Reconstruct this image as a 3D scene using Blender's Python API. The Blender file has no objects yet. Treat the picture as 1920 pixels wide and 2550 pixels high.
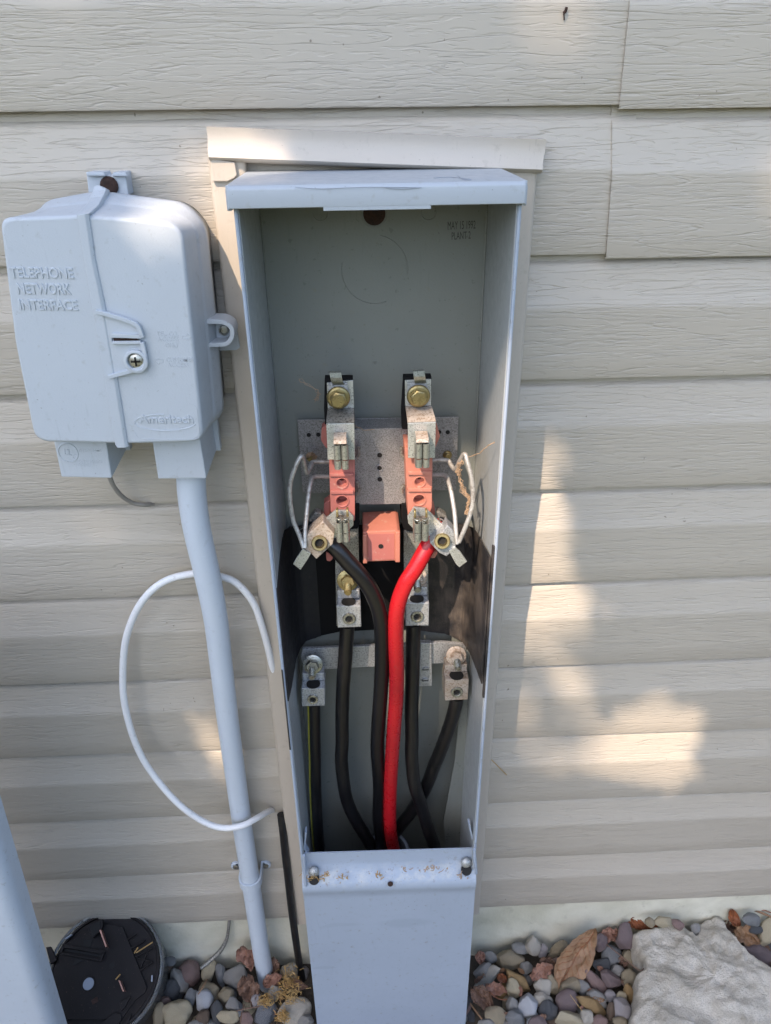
import bpy, bmesh, math, random
from mathutils import Vector, Matrix, noise
R = math.radians
# ------------------------------------------------------------------ camera, sky, sun, exposure
CAM = Vector((-0.00831947, -0.66142771, 1.02976452))
CR = Vector((0.99906772, -0.04132432, -0.01248991)).normalized()
CU = Vector((0.03082607, 0.48033105, 0.8765454)).normalized()
CF = Vector((0.03022335, 0.87611323, -0.48115711)).normalized()
FPX = 1843.6
sc = bpy.context.scene
COL = sc.collection
cd = bpy.data.cameras.new("camera"); cam = bpy.data.objects.new("camera", cd); COL.objects.link(cam)
m = Matrix((CR, CU, -CF)).transposed().to_4x4(); m.translation = CAM; cam.matrix_world = m
cd.sensor_fit = 'VERTICAL'; cd.sensor_height = 24; cd.lens = 24*FPX/2550; cd.clip_start = 0.01; cd.clip_end = 500
sc.camera = cam
SUND = Vector((-0.57, -1.0, 1.2)).normalized()      # towards the sun
w = bpy.data.worlds.new("World"); sc.world = w; w.use_nodes = True
nt = w.node_tree; bg = nt.nodes['Background']
sky = nt.nodes.new('ShaderNodeTexSky'); sky.sky_type = 'NISHITA'; sky.sun_disc = False
sky.sun_elevation = math.asin(SUND.z); sky.sun_rotation = math.atan2(SUND.x, SUND.y)
sky.dust_density = 1.5; sky.air_density = 1.0
nt.links.new(sky.outputs[0], bg.inputs[0]); bg.inputs[1].default_value = 0.15
sd = bpy.data.lights.new("sun", 'SUN'); sd.energy = 2.5; sd.angle = R(0.5); sd.color = (1.0, 0.79, 0.60)
sun = bpy.data.objects.new("sun", sd); COL.objects.link(sun)
sun.rotation_euler = SUND.to_track_quat('Z', 'Y').to_euler(); sun.location = (-2, -4, 5)
sc.view_settings.view_transform = 'Standard'; sc.view_settings.look = 'None'
sc.view_settings.exposure = 1.52; sc.view_settings.gamma = 1

# ------------------------------------------------------------------ helpers
def P(px, py, y):
    d = CF + CR*((px-960)/FPX) - CU*((py-1275)/FPX)
    return CAM + d*((y-CAM.y)/d.y)
def G(px, py, z):
    d = CF + CR*((px-960)/FPX) - CU*((py-1275)/FPX)
    return CAM + d*((z-CAM.z)/d.z)
def Q(ox, oy, s, pts, y): return [P(ox+a/s, oy+b/s, y) for a, b in pts]

ORG = {}
def tag(o, label=None, cat=None, group=None, kind=None):
    if label: o['label'] = label
    if cat: o['category'] = cat
    if group: o['group'] = group
    if kind: o['kind'] = kind
    return o
def empty(name, loc, label, cat, group=None):
    o = bpy.data.objects.new(name, None); COL.objects.link(o); o.location = loc; o.empty_display_size = .02
    ORG[o.name] = Vector(loc); return tag(o, label, cat, group)
class MB:
    def __init__(s): s.v = []; s.f = []; s.sm = []
    def add(s, v, f, smooth=False):
        b = len(s.v); s.v += [Vector(a) for a in v]; s.f += [[b+i for i in q] for q in f]; s.sm += [smooth]*len(f); return s
    def box(s, x0, x1, y0, y1, z0, z1):
        v = [(x, y, z) for z in (z0, z1) for y in (y0, y1) for x in (x0, x1)]
        return s.add(v, [(0,2,3,1),(4,5,7,6),(0,1,5,4),(2,6,7,3),(0,4,6,2),(1,3,7,5)])
    def prism(s, pts, back):
        """pts: front outline (clockwise or not), back: vector"""
        n = len(pts); back = Vector(back)
        v = list(pts)+[Vector(p)+back for p in pts]
        return s.add(v, [list(range(n)), list(range(2*n-1, n-1, -1))]+[(i, i+n, (i+1) % n+n, (i+1) % n) for i in range(n)])
    def loft(s, rings, cap0=True, cap1=True, smooth=True, closed=True):
        n = len(rings[0]); v = [p for r in rings for p in r]; f = []
        for k in range(len(rings)-1):
            for i in range(n if closed else n-1):
                j = (i+1) % n
                f.append((k*n+i, k*n+j, (k+1)*n+j, (k+1)*n+i))
        s.add(v, f, smooth)
        if cap0: s.add(rings[0], [list(range(n))[::-1]])
        if cap1: s.add(rings[-1], [list(range(n))])
        return s
    def cyl(s, c, ax, r, h, n=32, r2=None, smooth=True, cap=True):
        return s.lathe(c, ax, [(r, 0), (r if r2 is None else r2, h)], n, smooth, cap)
    def lathe(s, c, ax, prof, n=32, smooth=True, cap=True, ph=0):
        c = Vector(c); ax = Vector(ax).normalized(); u = ax.orthogonal().normalized(); w = ax.cross(u)
        rings = [[c+ax*h+(u*math.cos(ph+2*math.pi*i/n)+w*math.sin(ph+2*math.pi*i/n))*r for i in range(n)] for r, h in prof]
        return s.loft(rings, cap, cap, smooth)
    def tube(s, pts, r, n=14, sub=8, closed=False):
        pts = [Vector(p) for p in pts]
        if sub > 1: pts, r = spline(pts, r, sub, closed)
        elif not isinstance(r, (list, tuple)): r = [r]*len(pts)
        rings = []; up = None
        for i, p in enumerate(pts):
            t = (pts[min(i+1, len(pts)-1)]-pts[max(i-1, 0)]).normalized()
            if up is None: up = t.orthogonal().normalized()
            up = (up-t*up.dot(t)).normalized(); w = t.cross(up)
            rings.append([p+(up*math.cos(2*math.pi*k/n)+w*math.sin(2*math.pi*k/n))*r[i] for k in range(n)])
        return s.loft(rings)
    def build(s, name, mat, parent=None, bevel=0, seg=2, label=None):
        root = parent
        while root is not None and root.parent: root = root.parent
        o0 = ORG.get(root.name, Vector((0,0,0))) if root is not None else Vector((0,0,0))
        if root is None and getattr(s, 'org', None) is not None: o0 = s.org
        me = bpy.data.meshes.new(name); me.from_pydata([v-o0 for v in s.v], [], s.f)
        for p, q in zip(me.polygons, s.sm): p.use_smooth = q
        bm = bmesh.new(); bm.from_mesh(me)
        bmesh.ops.remove_doubles(bm, verts=bm.verts, dist=1e-6)
        bmesh.ops.recalc_face_normals(bm, faces=bm.faces)
        if bevel:
            ed = [e for e in bm.edges if len(e.link_faces) == 2 and e.calc_face_angle(0) > R(28)]
            bmesh.ops.bevel(bm, geom=ed, offset=bevel, segments=seg, affect='EDGES', profile=.6, clamp_overlap=True)
        bm.to_mesh(me); bm.free()
        if any(s.sm): me.set_sharp_from_angle(angle=R(42))
        me.materials.append(mat)
        o = bpy.data.objects.new(name, me); COL.objects.link(o)
        if parent is not None: o.parent = parent
        else: o.location = o0; ORG[o.name] = o0.copy()
        if label: o['label'] = label
        return o
def spline(pts, r, sub, closed=False):
    rr = list(r) if isinstance(r, (list, tuple)) else [r]*len(pts)
    out = []; ro = []; n = len(pts)
    for i in range(n-1):
        p0 = pts[max(i-1, 0)]; p1 = pts[i]; p2 = pts[i+1]; p3 = pts[min(i+2, n-1)]
        for k in range(sub):
            t = k/sub; t2 = t*t; t3 = t2*t
            out.append(.5*((2*p1)+(p2-p0)*t+(2*p0-5*p1+4*p2-p3)*t2+(3*p1-p0-3*p2+p3)*t3)); ro.append(rr[i]*(1-t)+rr[i+1]*t)
    out.append(pts[-1]); ro.append(rr[-1]); return out, ro
def roundpoly(pts, rad, n=5):
    """round the corners of a 3-D polygon"""
    out = []; m_ = len(pts)
    for i, p in enumerate(pts):
        r = rad[i] if isinstance(rad, (list, tuple)) else rad
        a = pts[i-1]-p; b = pts[(i+1) % m_]-p
        r_ = min(r, a.length*.45, b.length*.45)
        p0 = p+a.normalized()*r_; p1 = p+b.normalized()*r_
        for k in range(n+1):
            t = k/n; out.append(p0*(1-t)**2+p*2*t*(1-t)+p1*t*t)
    return out

# ------------------------------------------------------------------ materials
def mat(name, col, rough=.5, metal=0, spec=.5):
    m_ = bpy.data.materials.new(name); m_.use_nodes = True
    b = m_.node_tree.nodes['Principled BSDF']
    b.inputs['Base Color'].default_value = (*col, 1); b.inputs['Roughness'].default_value = rough
    b.inputs['Metallic'].default_value = metal; b.inputs['Specular IOR Level'].default_value = spec
    return m_
class N:
    def __init__(s, m_): s.t = m_.node_tree; s.b = s.t.nodes['Principled BSDF']; s.co = None
    def new(s, k, **kw):
        n = s.t.nodes.new(k)
        for a, v in kw.items(): setattr(n, a, v)
        return n
    def link(s, a, b): s.t.links.new(a, b)
    def coord(s):
        if not s.co: s.co = s.new('ShaderNodeTexCoord')
        return s.co.outputs['Object']
    def noise(s, scale, detail=4, rough=.55, vec=(1,1,1), dist=0, off=None, src=None):
        mp = s.new('ShaderNodeMapping'); mp.inputs['Scale'].default_value = vec
        if off: mp.inputs['Location'].default_value = off
        s.link(src or s.coord(), mp.inputs[0]); n = s.new('ShaderNodeTexNoise')
        n.inputs['Scale'].default_value = scale; n.inputs['Detail'].default_value = detail
        n.inputs['Roughness'].default_value = rough; n.inputs['Distortion'].default_value = dist
        s.link(mp.outputs[0], n.inputs['Vector']); return n.outputs['Fac']
    def ramp(s, inp, stops, interp='LINEAR'):
        r = s.new('ShaderNodeValToRGB'); r.color_ramp.interpolation = interp
        e = r.color_ramp.elements
        while len(e) < len(stops): e.new(.5)
        for q, (p, c) in zip(e, stops):
            q.position = p; q.color = (*c, 1) if isinstance(c, (tuple, list)) else (c, c, c, 1)
        s.link(inp, r.inputs[0]); return r.outputs[0]
    def math(s, op, a, b=None, c=None):
        n = s.new('ShaderNodeMath', operation=op)
        for i, v in enumerate((a, b, c)):
            if v is None: continue
            if isinstance(v, (int, float)): n.inputs[i].default_value = v
            else: s.link(v, n.inputs[i])
        return n.outputs[0]
    def mix(s, f, a, b, mode='MIX'):
        n = s.new('ShaderNodeMix', data_type='RGBA', blend_type=mode)
        for i, v in ((0, f), (6, a), (7, b)):
            if isinstance(v, (int, float)): n.inputs[i].default_value = v
            elif isinstance(v, tuple): n.inputs[i].default_value = (*v, 1)
            else: s.link(v, n.inputs[i])
        return n.outputs[2]
    def bump(s, h, strength=.3, dist=.001):
        n = s.new('ShaderNodeBump'); n.inputs['Strength'].default_value = strength; n.inputs['Distance'].default_value = dist
        s.link(h, n.inputs['Height']); s.link(n.outputs[0], s.b.inputs['Normal']); return n
    def color(s, c): s.link(c, s.b.inputs['Base Color'])
    def rough(s, c): s.link(c, s.b.inputs['Roughness'])

def painted(name, col, rough=.42, dirt=.25, dirtcol=(.20,.17,.12), orange=.12, metal=0, scr=.10):
    m_ = mat(name, col, rough); n = N(m_)
    big = n.noise(9, 5, .6); fine = n.noise(120, 4, .65); sp = n.noise(420, 2, .6)
    c = n.mix(n.math('MULTIPLY', n.ramp(big, [(.38, 0), (.72, 1)]), dirt), col, tuple(x*.82 for x in col))
    c = n.mix(n.math('MULTIPLY', n.ramp(fine, [(.60, 0), (.74, 1)]), dirt), c, dirtcol)
    c = n.mix(n.math('MULTIPLY', n.ramp(sp, [(.72, 0), (.76, 1)]), dirt*2), c, tuple(x*.5 for x in dirtcol))
    # fine brushed scuffs and a few longer scratches
    sc1 = n.noise(1, 3, .6, (420, 420, 46), dist=.3, off=(3, 3, 3)); sc2 = n.noise(1, 2, .6, (60, 60, 700), dist=.6, off=(5, 1, 3)); gate = n.ramp(n.noise(14, 3, .5, off=(7, 7, 1)), [(.48, 0), (.66, 1)])
    c = n.mix(n.math('MULTIPLY', n.math('MULTIPLY', n.ramp(sc1, [(.60, 0), (.70, 1)]), gate), scr*3), c, tuple(x*.66 for x in col))
    c = n.mix(n.math('MULTIPLY', n.math('MULTIPLY', n.ramp(sc2, [(.66, 0), (.74, 1)]), gate), scr*3), c, tuple(min(1, x*1.25) for x in col))
    n.color(c); n.rough(n.ramp(fine, [(.3, rough-.08), (.8, rough+.15)]))
    n.bump(n.noise(700, 2, .5), orange, .0004)
    return m_

def siding_mat():
    m_ = mat('vinyl_siding', (.40, .37, .32), .42); n = N(m_); co = n.coord()
    base = (.455, .412, .345)
    big = n.noise(2.2, 4, .6); c = n.mix(n.ramp(big, [(.35, 0), (.7, 1)]), base, (.425, .386, .326))
    st = n.noise(1.0, 5, .6, (14, 14, 90)); c = n.mix(n.math('MULTIPLY', n.ramp(st, [(.62, 0), (.85, 1)]), .18), c, (.30, .27, .22))
    dsp = n.noise(130, 2, .5, (1, 1, 1), off=(3, 1, 2)); c = n.mix(n.math('MULTIPLY', n.ramp(dsp, [(.76, 0), (.79, 1)]), .7), c, (.12, .09, .06))
    # growth-ring contour lines, each a thin groove
    v1 = n.noise(1.0, 3.5, .5, (2.2, 2.2, 42), dist=.12)
    fr = n.math('FRACT', n.math('MULTIPLY', v1, 10)); ln = n.math('ABSOLUTE', n.math('SUBTRACT', fr, .5))
    g1 = n.ramp(ln, [(0, 0), (.02, .3), (.055, 1)])
    v2 = n.noise(1.0, 2.5, .55, (3.6, 3.6, 90), dist=.15, off=(4, 0, 7))
    fr2 = n.math('FRACT', n.math('MULTIPLY', v2, 11)); l2 = n.math('ABSOLUTE', n.math('SUBTRACT', fr2, .5))
    g2 = n.ramp(l2, [(0, 0), (.16, 1)])
    patch = n.ramp(n.noise(1.0, 2, .5, (5, 5, 26), off=(9, 2, 1)), [(.42, 0), (.55, 1)])
    g2 = n.mix(patch, 1.0 if False else (1, 1, 1), g2)
    # short dashes
    d = n.noise(1.0, 1.5, .5, (62, 62, 430), off=(1, 5, 3)); g3 = n.ramp(d, [(.385, 0), (.44, 1)])
    h = n.math('ADD', n.math('MULTIPLY', g1, 1.0), n.math('ADD', n.math('MULTIPLY', g2, .42), n.math('MULTIPLY', g3, .6)))
    n.color(n.mix(.05, c, n.mix(1.0, c, g1, 'MULTIPLY')))
    n.bump(h, .50, .0009); n.rough(n.ramp(st, [(.3, .36), (.8, .5)]))
    return m_
def galv(name, a=(.46,.47,.46), b=(.16,.16,.15), scale=700, rough=.5, metal=.65, tint=None, thr=.5):
    m_ = mat(name, a, rough, metal); n = N(m_)
    s1 = n.noise(scale, 3, .7); s2 = n.noise(scale*.16, 4, .6)
    c = n.mix(n.ramp(s1, [(thr, 0), (thr+.13, 1)]), a, b)
    c = n.mix(n.math('MULTIPLY', n.ramp(s2, [(.4, 0), (.75, 1)]), .6), c, tint or tuple(x*.62 for x in a))
    n.color(c); n.rough(n.ramp(s1, [(.3, rough-.12), (.8, rough+.2)])); n.bump(s1, .25, .0003)
    return m_
def stone(name, a, b, scale=60, contrast=(.35, .65), rough=.6, bump=.35, speck=None):
    m_ = mat(name, a, rough); n = N(m_)
    oi = n.new('ShaderNodeObjectInfo'); ad = n.new('ShaderNodeVectorMath', operation='ADD')
    n.link(n.coord(), ad.inputs[0]); n.link(oi.outputs['Random'], ad.inputs[1]); src = ad.outputs[0]
    s1 = n.noise(scale, 7, .72, src=src, dist=1.0); s2 = n.noise(scale*9, 3, .7, src=src)
    c = n.mix(n.ramp(s1, [(contrast[0], 0), (contrast[1], 1)]), a, b)
    c = n.mix(n.math('MULTIPLY', n.ramp(s2, [(.55, 0), (.68, 1)]), .45), c, speck or tuple(x*.45 for x in a))
    n.color(c); n.bump(n.math('ADD', s1, n.math('MULTIPLY', s2, .4)), bump*1.6, .003); return m_

M = {}
M['siding'] = siding_mat()
M['trim'] = painted('beige_trim', (.46, .41, .345), .38, .22)
M['header'] = painted('beige_flashing', (.50, .45, .385), .36, .25)
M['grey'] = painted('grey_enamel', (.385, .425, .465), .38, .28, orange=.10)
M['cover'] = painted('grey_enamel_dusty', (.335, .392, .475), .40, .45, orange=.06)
M['inside'] = painted('grey_enamel_shaded', (.195, .21, .195), .33, .25, (.22,.19,.10), orange=.35)  # same paint as the sides, darkened to carry the shade inside
M['nid'] = painted('grey_plastic', (.45, .49, .53), .5, .22, orange=.35)
M['conduit'] = painted('grey_pvc', (.51, .57, .64), .4, .15, orange=.03)
M['white_cable'] = painted('white_jacket', (.74, .75, .76), .38, .3, orange=.05)
M['lining'] = painted('grey_enamel_sides', (.36, .385, .39), .36, .25, (.22,.19,.10), orange=.3)
M['galv'] = galv('zinc_plate'); M['galv2'] = galv('speckled_plate', (.34,.34,.345), (.17,.16,.16), 900, thr=.48, metal=.5)
M['strap'] = galv('tinned_copper', (.60,.62,.60), (.16,.17,.16), 850, thr=.53, rough=.42, metal=.7)
M['strap_dirty'] = galv('grimy_tin', (.30,.29,.26), (.10,.09,.08), 500, metal=.5)
M['jaw'] = galv('jaw_steel', (.40,.42,.38), (.20,.21,.18), 600, metal=.75, rough=.38)
M['alum'] = galv('cast_aluminium', (.52,.54,.56), (.24,.25,.27), 500, metal=.6, rough=.5)
M['alum_rusty'] = galv('dusty_aluminium', (.50,.44,.38), (.26,.20,.15), 400, metal=.35, rough=.6, tint=(.34,.22,.13))
M['brass'] = galv('yellow_zinc', (.34,.28,.13), (.24,.19,.08), 200, metal=.75, rough=.36, tint=(.22,.15,.08))
M['steel'] = galv('steel_screw', (.42,.42,.38), (.22,.20,.15), 300, metal=.85, rough=.34)
M['rust'] = stone('rusted_steel', (.055, .022, .013), (.020, .011, .008), 260, rough=.8)
M['pink'] = painted('pink_insulator', (.39, .13, .11), .6, .8, (.42,.28,.23), orange=.2)
M['orange'] = painted('orange_insulator', (.45, .17, .12), .6, .8, (.46,.31,.24), orange=.2)
M['wire'] = galv('aluminium_wire', (.50,.49,.46), (.30,.28,.25), 200, metal=.5, rough=.45)
M['dark'] = mat('hole_dark', (.008, .007, .006), .8)
M['red'] = painted('red_jacket', (.42, .010, .016), .30, .45, (.22,.03,.03), orange=.03)
def blackcable():
    m_ = mat('black_jacket', (.012,.012,.013), .38); n = N(m_)
    a = n.noise(30, 5, .6); b = n.noise(1, 3, .6, (260, 260, 26))
    c = n.mix(n.math('MULTIPLY', n.ramp(b, [(.5, 0), (.75, 1)]), n.ramp(a, [(.42, .1), (.7, .9)])), (.007,.007,.008), (.050,.039,.031))
    n.color(c); n.rough(n.ramp(a, [(.35, .28), (.7, .58)])); return m_
M['black'] = blackcable()
M['cleanblack'] = mat('clean_black_jacket', (.006,.006,.007), .28)
M['stripe'] = mat('yellow_stripe', (.24,.225,.03), .5)
def fibre():
    m_ = mat('black_fibre', (.018,.019,.024), .55); n = N(m_)
    a = n.noise(26, 6, .65); b = n.noise(1, 5, .7, (300, 300, 45)); d = n.noise(900, 2, .6)
    c = n.mix(n.math('MULTIPLY', n.ramp(a, [(.40, 0), (.68, .8)]), n.ramp(b, [(.3, .3), (.7, 1)])), (.012,.012,.015), (.16,.13,.105))
    c = n.mix(n.math('MULTIPLY', n.ramp(d, [(.62, 0), (.7, 1)]), .35), c, (.20,.16,.12))
    n.color(c); n.rough(n.ramp(a, [(.35, .42), (.7, .8)])); n.bump(b, .15, .0005); return m_
M['fibre'] = fibre(); M['fibre_scuffed'] = painted('black_fibre_scuffed', (.010,.010,.013), .6, .35, (.07,.06,.05), orange=.05, scr=.3); M['fibre_black'] = mat('black_fibre_and_shade', (.006,.006,.007), .7, 0, .2)  # the plain black also carries painted shadow on the centre liner
M['ink'] = mat('black_ink', (.050,.052,.045), .6)
def foundation():
    m_ = mat('foundation_stucco', (.52,.50,.42), .85); n = N(m_)
    a = n.noise(14, 6, .6); b = n.noise(60, 5, .65); d = n.noise(5, 3, .5, off=(2, 2, 2))
    c = n.mix(n.ramp(a, [(.35, 0), (.68, 1)]), (.68,.655,.54), (.52,.50,.39))
    c = n.mix(n.math('MULTIPLY', n.ramp(d, [(.52, 0), (.72, 1)]), .5), c, (.30,.30,.20))
    c = n.mix(n.math('MULTIPLY', n.ramp(b, [(.6, 0), (.78, 1)]), .4), c, (.24,.22,.16))
    n.color(c); n.bump(n.math('ADD', a, n.math('MULTIPLY', b, .4)), .7, .004); return m_
M['found'] = foundation()
def soil():
    m_ = mat('dark_soil', (.05,.04,.03), .95); n = N(m_)
    a = n.noise(40, 6, .7); n.color(n.mix(a, (.035,.027,.02), (.10,.08,.06))); n.bump(a, .8, .006); return m_
M['soil'] = soil()
def leafmat(name, a, b):
    m_ = mat(name, a, .6); n = N(m_)
    s1 = n.noise(45, 5, .6); s2 = n.noise(260, 4, .7)
    c = n.mix(n.ramp(s1, [(.35, 0), (.7, 1)]), a, b); c = n.mix(n.math('MULTIPLY', n.ramp(s2, [(.55, 0), (.75, 1)]), .5), c, tuple(x*.4 for x in b))
    n.color(c); n.bump(n.math('ADD', s1, s2), .4, .0015); return m_
M['leaf_tan'] = leafmat('dry_leaf_tan', (.27,.16,.085), (.17,.09,.045))
M['leaf_pink'] = leafmat('dry_leaf_pinkish', (.30,.16,.11), (.17,.085,.06))
M['leaf_brown'] = leafmat('dry_leaf_brown', (.20,.115,.075), (.09,.05,.035))
M['leaf_rust'] = leafmat('dry_leaf_rust', (.26,.085,.03), (.13,.045,.02))
M['straw'] = leafmat('straw', (.34,.19,.055), (.44,.31,.13))
M['web'] = mat('root_fibre', (.36,.25,.16), .8)
M['green'] = leafmat('green_leaf', (.05,.085,.03), (.035,.06,.022))
M['bark'] = stone('bark', (.10,.07,.05), (.05,.035,.025), 20, rough=.9)
M['meter'] = mat('black_plastic', (.012,.010,.010), .6, 0, .25)
def meterm():
    n = N(M['meter']); d = n.noise(420, 3, .7); e = n.noise(40, 4, .6)
    n.color(n.mix(n.math('MULTIPLY', n.ramp(d, [(.66, 0), (.74, 1)]), .8), n.mix(e, (.007,.006,.006), (.016,.012,.011)), (.16,.11,.08))); n.rough(n.ramp(e, [(.3, .45), (.7, .7)]))
meterm()
g_ = mat('clear_polycarbonate', (.92,.94,.95), .10); gb = g_.node_tree.nodes['Principled BSDF']
gb.inputs['Transmission Weight'].default_value = .90; gb.inputs['IOR'].default_value = 1.35; M['glass'] = g_
M['copper'] = mat('copper_blade', (.50,.28,.22), .4, .7)
M['plug'] = mat('grey_plug', (.26,.29,.34), .45)

# ------------------------------------------------------------------ ground
b = MB(); n_ = 40
def gz(x, y): return -.118+.010*noise.noise(Vector((x*6, y*6, 3)))-.012*max(0, -y-.05)
xs = [-60, -20, -6, -2]+[-1.2+i*.06 for i in range(54)]+[2.2, 6, 20, 60]
ys = [.03, .0]+[-.05*i for i in range(1, 30)]+[-2, -4, -10, -25, -60]
v = [(x, y, gz(x, y) if abs(x) < 2 and y > -2 else -.13) for y in ys for x in xs]; W_ = len(xs)
b.add(v, [(j*W_+i, j*W_+i+1, (j+1)*W_+i+1, (j+1)*W_+i) for j in range(len(ys)-1) for i in range(W_-1)], True)
go = b.build('ground', M['soil']); tag(go, 'dark soil showing between the pebbles along the foundation', 'ground', kind='structure')

# ------------------------------------------------------------------ house wall: siding, foundation, trim
wall = empty('house_wall', (.3, .02, -.1), 'beige vinyl siding house wall with woodgrain texture above a pale stone foundation', 'wall')
S = .1143
LZ = [.0040, .1129, .2257, .3419, .4562, .5725, .6856, .8018, .9141, 1.0282]
while len(LZ) < 22: LZ.append(LZ[-1]+S)
def course_profile(z0, z1, zmin=None):
    """(y, z) from the lower return up to under the next lip"""
    h = z1-z0; t = z0+h*.60
    pr = [(.0060, z0+.0014), (.0012, z0+.0002), (.0001, z0+.0004), (-.0006, z0+.0022), (-.0012, z0+h*.2), (-.0019, z0+h*.4), (-.0026, t-.004), (-.0027, t-.0012), (-.0022, t+.0012), (-.0010, t+.005), (.0014, t+h*.13), (.0037, t+h*.24), (.0050, t+h*.30), (.0062, z1-.0085), (.0090, z1-.0065), (.0094, z1+.012)]
    if zmin is not None:
        lo = [q for q in pr[1:] if q[1] <= zmin][-1]; hi = [q for q in pr[1:] if q[1] > zmin][0]
        pr = [(lo[0]+(hi[0]-lo[0])*(zmin-lo[1])/(hi[1]-lo[1]), zmin)]+[q for q in pr[1:] if q[1] > zmin]
    return pr
def panel(k, xa, xb, dy=0, dz=0, zmin=None, top=None):
    z0, z1 = LZ[k]+dz, LZ[k+1]+dz
    pr = course_profile(z0, z1, zmin)
    def xat(e, z): return e(z) if callable(e) else e
    x0m = xat(xa, z0); x1m = xat(xb, z0); nx = max(2, int(abs(x1m-x0m)/.05))
    rings = []
    for y, z in pr:
        xx0 = xat(xa, z); xx1 = xat(xb, z)
        rings.append([Vector((xx0+(xx1-xx0)*i/nx, y+dy+.0006*math.sin((xx0+(xx1-xx0)*i/nx)*9+k*2.1), z+.0007*math.sin((xx0+(xx1-xx0)*i/nx)*5+k))) for i in range(nx+1)])
    b = MB(); b.loft(rings, False, False, True, closed=False)
    # outer edge thickness
    b2 = [[Vector(p)+Vector((0, .0016, 0)) for p in r] for r in rings]
    b.add([r[0] for r in rings]+[r[0] for r in b2], [(i, i+1, len(rings)+i+1, len(rings)+i) for i in range(len(rings)-1)])
    b.add([r[-1] for r in rings]+[r[-1] for r in b2], [(i, i+1, len(rings)+i+1, len(rings)+i) for i in range(len(rings)-1)])
    return b.build('siding_course', M['siding'], wall)
TL, TR = -.119, .1375
s9 = lambda z: .2041+(z-1.0277)*(-.035)
s8 = lambda z: .2007+(z-1.0269)*(-.067)
for k in range(21):
    if k < 8: panel(k, -1.6, TL); panel(k, TR, 1.9)
    elif k == 8:
        panel(k, -1.6, TL); panel(k, TR, lambda z: s8(z)+.02); panel(k, s8, 1.9, -.0022, -.0034); panel(k, TL, TR, zmin=LZ[8]+.072)
    elif k == 9:
        panel(k, -1.6, lambda z: s9(z)+.02); panel(k, s9, 1.9, -.0022, -.003)
    elif k == 10: panel(k, -1.6, .22); panel(k, .21, 1.9, -.0022, -.003)
    else: panel(k, -1.6, 1.9)
# sheathing behind everything
b = MB(); b.box(-1.6, TL-.001, .021, .05, 0, 2.4); b.box(TR+.001, 1.9, .021, .05, 0, 2.4); b.box(TL-.001, TR+.001, .021, .05, .99, 2.4); b.build('sheathing', M['trim'], wall)
# foundation, uneven
b = MB(); rings = []
for j in range(15):
    z = .012-j*.016
    rings.append([Vector((-1.6+i*.035, .008-.010*(j/14)**1.3+.0035*noise.noise(Vector((i*.9, j*.8, 1)))+.002*noise.noise(Vector((i*2.1, j*1.9, 5))), z)) for i in range(101)])
b.loft(rings, False, False, True, closed=False)
b.build('foundation', M['found'], wall, label='pale greenish white foundation strip below the lowest siding course')
# trim pieces: flat casing each side of the box
def rounded_bar(x0, x1, z0, z1, yf=-.0155, yb=.018, rr=.004, tilt=0):
    b = MB(); pr = []
    for a in range(5):
        t = a/4*math.pi/2; pr.append((x0+rr-rr*math.cos(t), yf+rr-rr*math.sin(t)))
    for a in range(5):
        t = a/4*math.pi/2; pr.append((x1-rr+rr*math.sin(t), yf+rr-rr*math.cos(t)))
    pr = [(x0, yb)]+pr+[(x1, yb)]
    b.loft([[Vector((x, y, z)) for x, y in pr] for z in (z0, z0+(z1-z0)*.33, z0+(z1-z0)*.66, z1)], True, True, True)
    return b
rounded_bar(-.1218, -.0925, .010, .9945).build('side_casing', M['trim'], wall)
rounded_bar(.1100, .1402, .014, .9855).build('side_casing', M['trim'], wall)
# header flashing: slightly askew bent sheet with a curled lower lip
b = MB(); rings = []
TLp, TRp, BLp, BRp = P(515, 315, -.016), P(1360, 346, -.016), P(518, 397, -.0235), P(1352, 428, -.0235)
NX = 30
prof = [(0, .010), (0.0, -.0005), (.012, -.0035), (.3, 0), (.7, 0), (.93, .0), (1.0, .0025), (1.04, .009), (1.02, .024)]
for i in range(NX+1):
    t = i/NX; a = TLp.lerp(TRp, t); c = BLp.lerp(BRp, t); ring = []
    for u, dy in prof:
        q = a.lerp(c, min(u, 1.0)); ring.append(Vector((q.x+.0006*math.sin(u*9+t*4), q.y+dy+.0008*math.sin(t*7), q.z-(.002 if u > 1 else 0))))
    rings.append(ring)
b.loft(rings, True, True, True, closed=False)
b.build('head_flashing', M['header'], wall, label='slightly crooked beige flashing over the hood')
# soffit strip, dark gap and mitred tab under the flashing
b = MB(); b.prism([Vector((-.0995, -.002, .984)), Vector((.136, -.002, .977)), Vector((.136, -.002, .998)), Vector((-.0995, -.002, 1.002))], (0, .02, 0)); b.build('flashing_return', M['header'], wall)
b = MB(); b.prism([P(525, 396, -.0195), P(584, 404, -.0195), P(590, 436, -.0195), P(583, 444, -.0195), P(566, 452, -.0195), P(528, 452, -.0195)], (0, .004, 0)); b.build('casing_tab', M['trim'], wall, .0008)

# ------------------------------------------------------------------ meter enclosure
XL, XR, YF, YB, ZT, ZB = -.0904, .1082, -.110, .008, .983, -.16
box = empty('meter_enclosure', (.009, -.05, -.11), 'tall narrow grey metal meter pedestal with its upper cover off and its wiring exposed', 'meter box')
t_ = .0022
b = MB(); b.box(XL, XL+t_, YF, YB, ZB, ZT); b.build('side_panel', M['grey'], box, .0004)
b = MB(); b.box(XR-t_, XR, YF, YB, ZB, ZT); b.build('side_panel', M['grey'], box, .0004)
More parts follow.
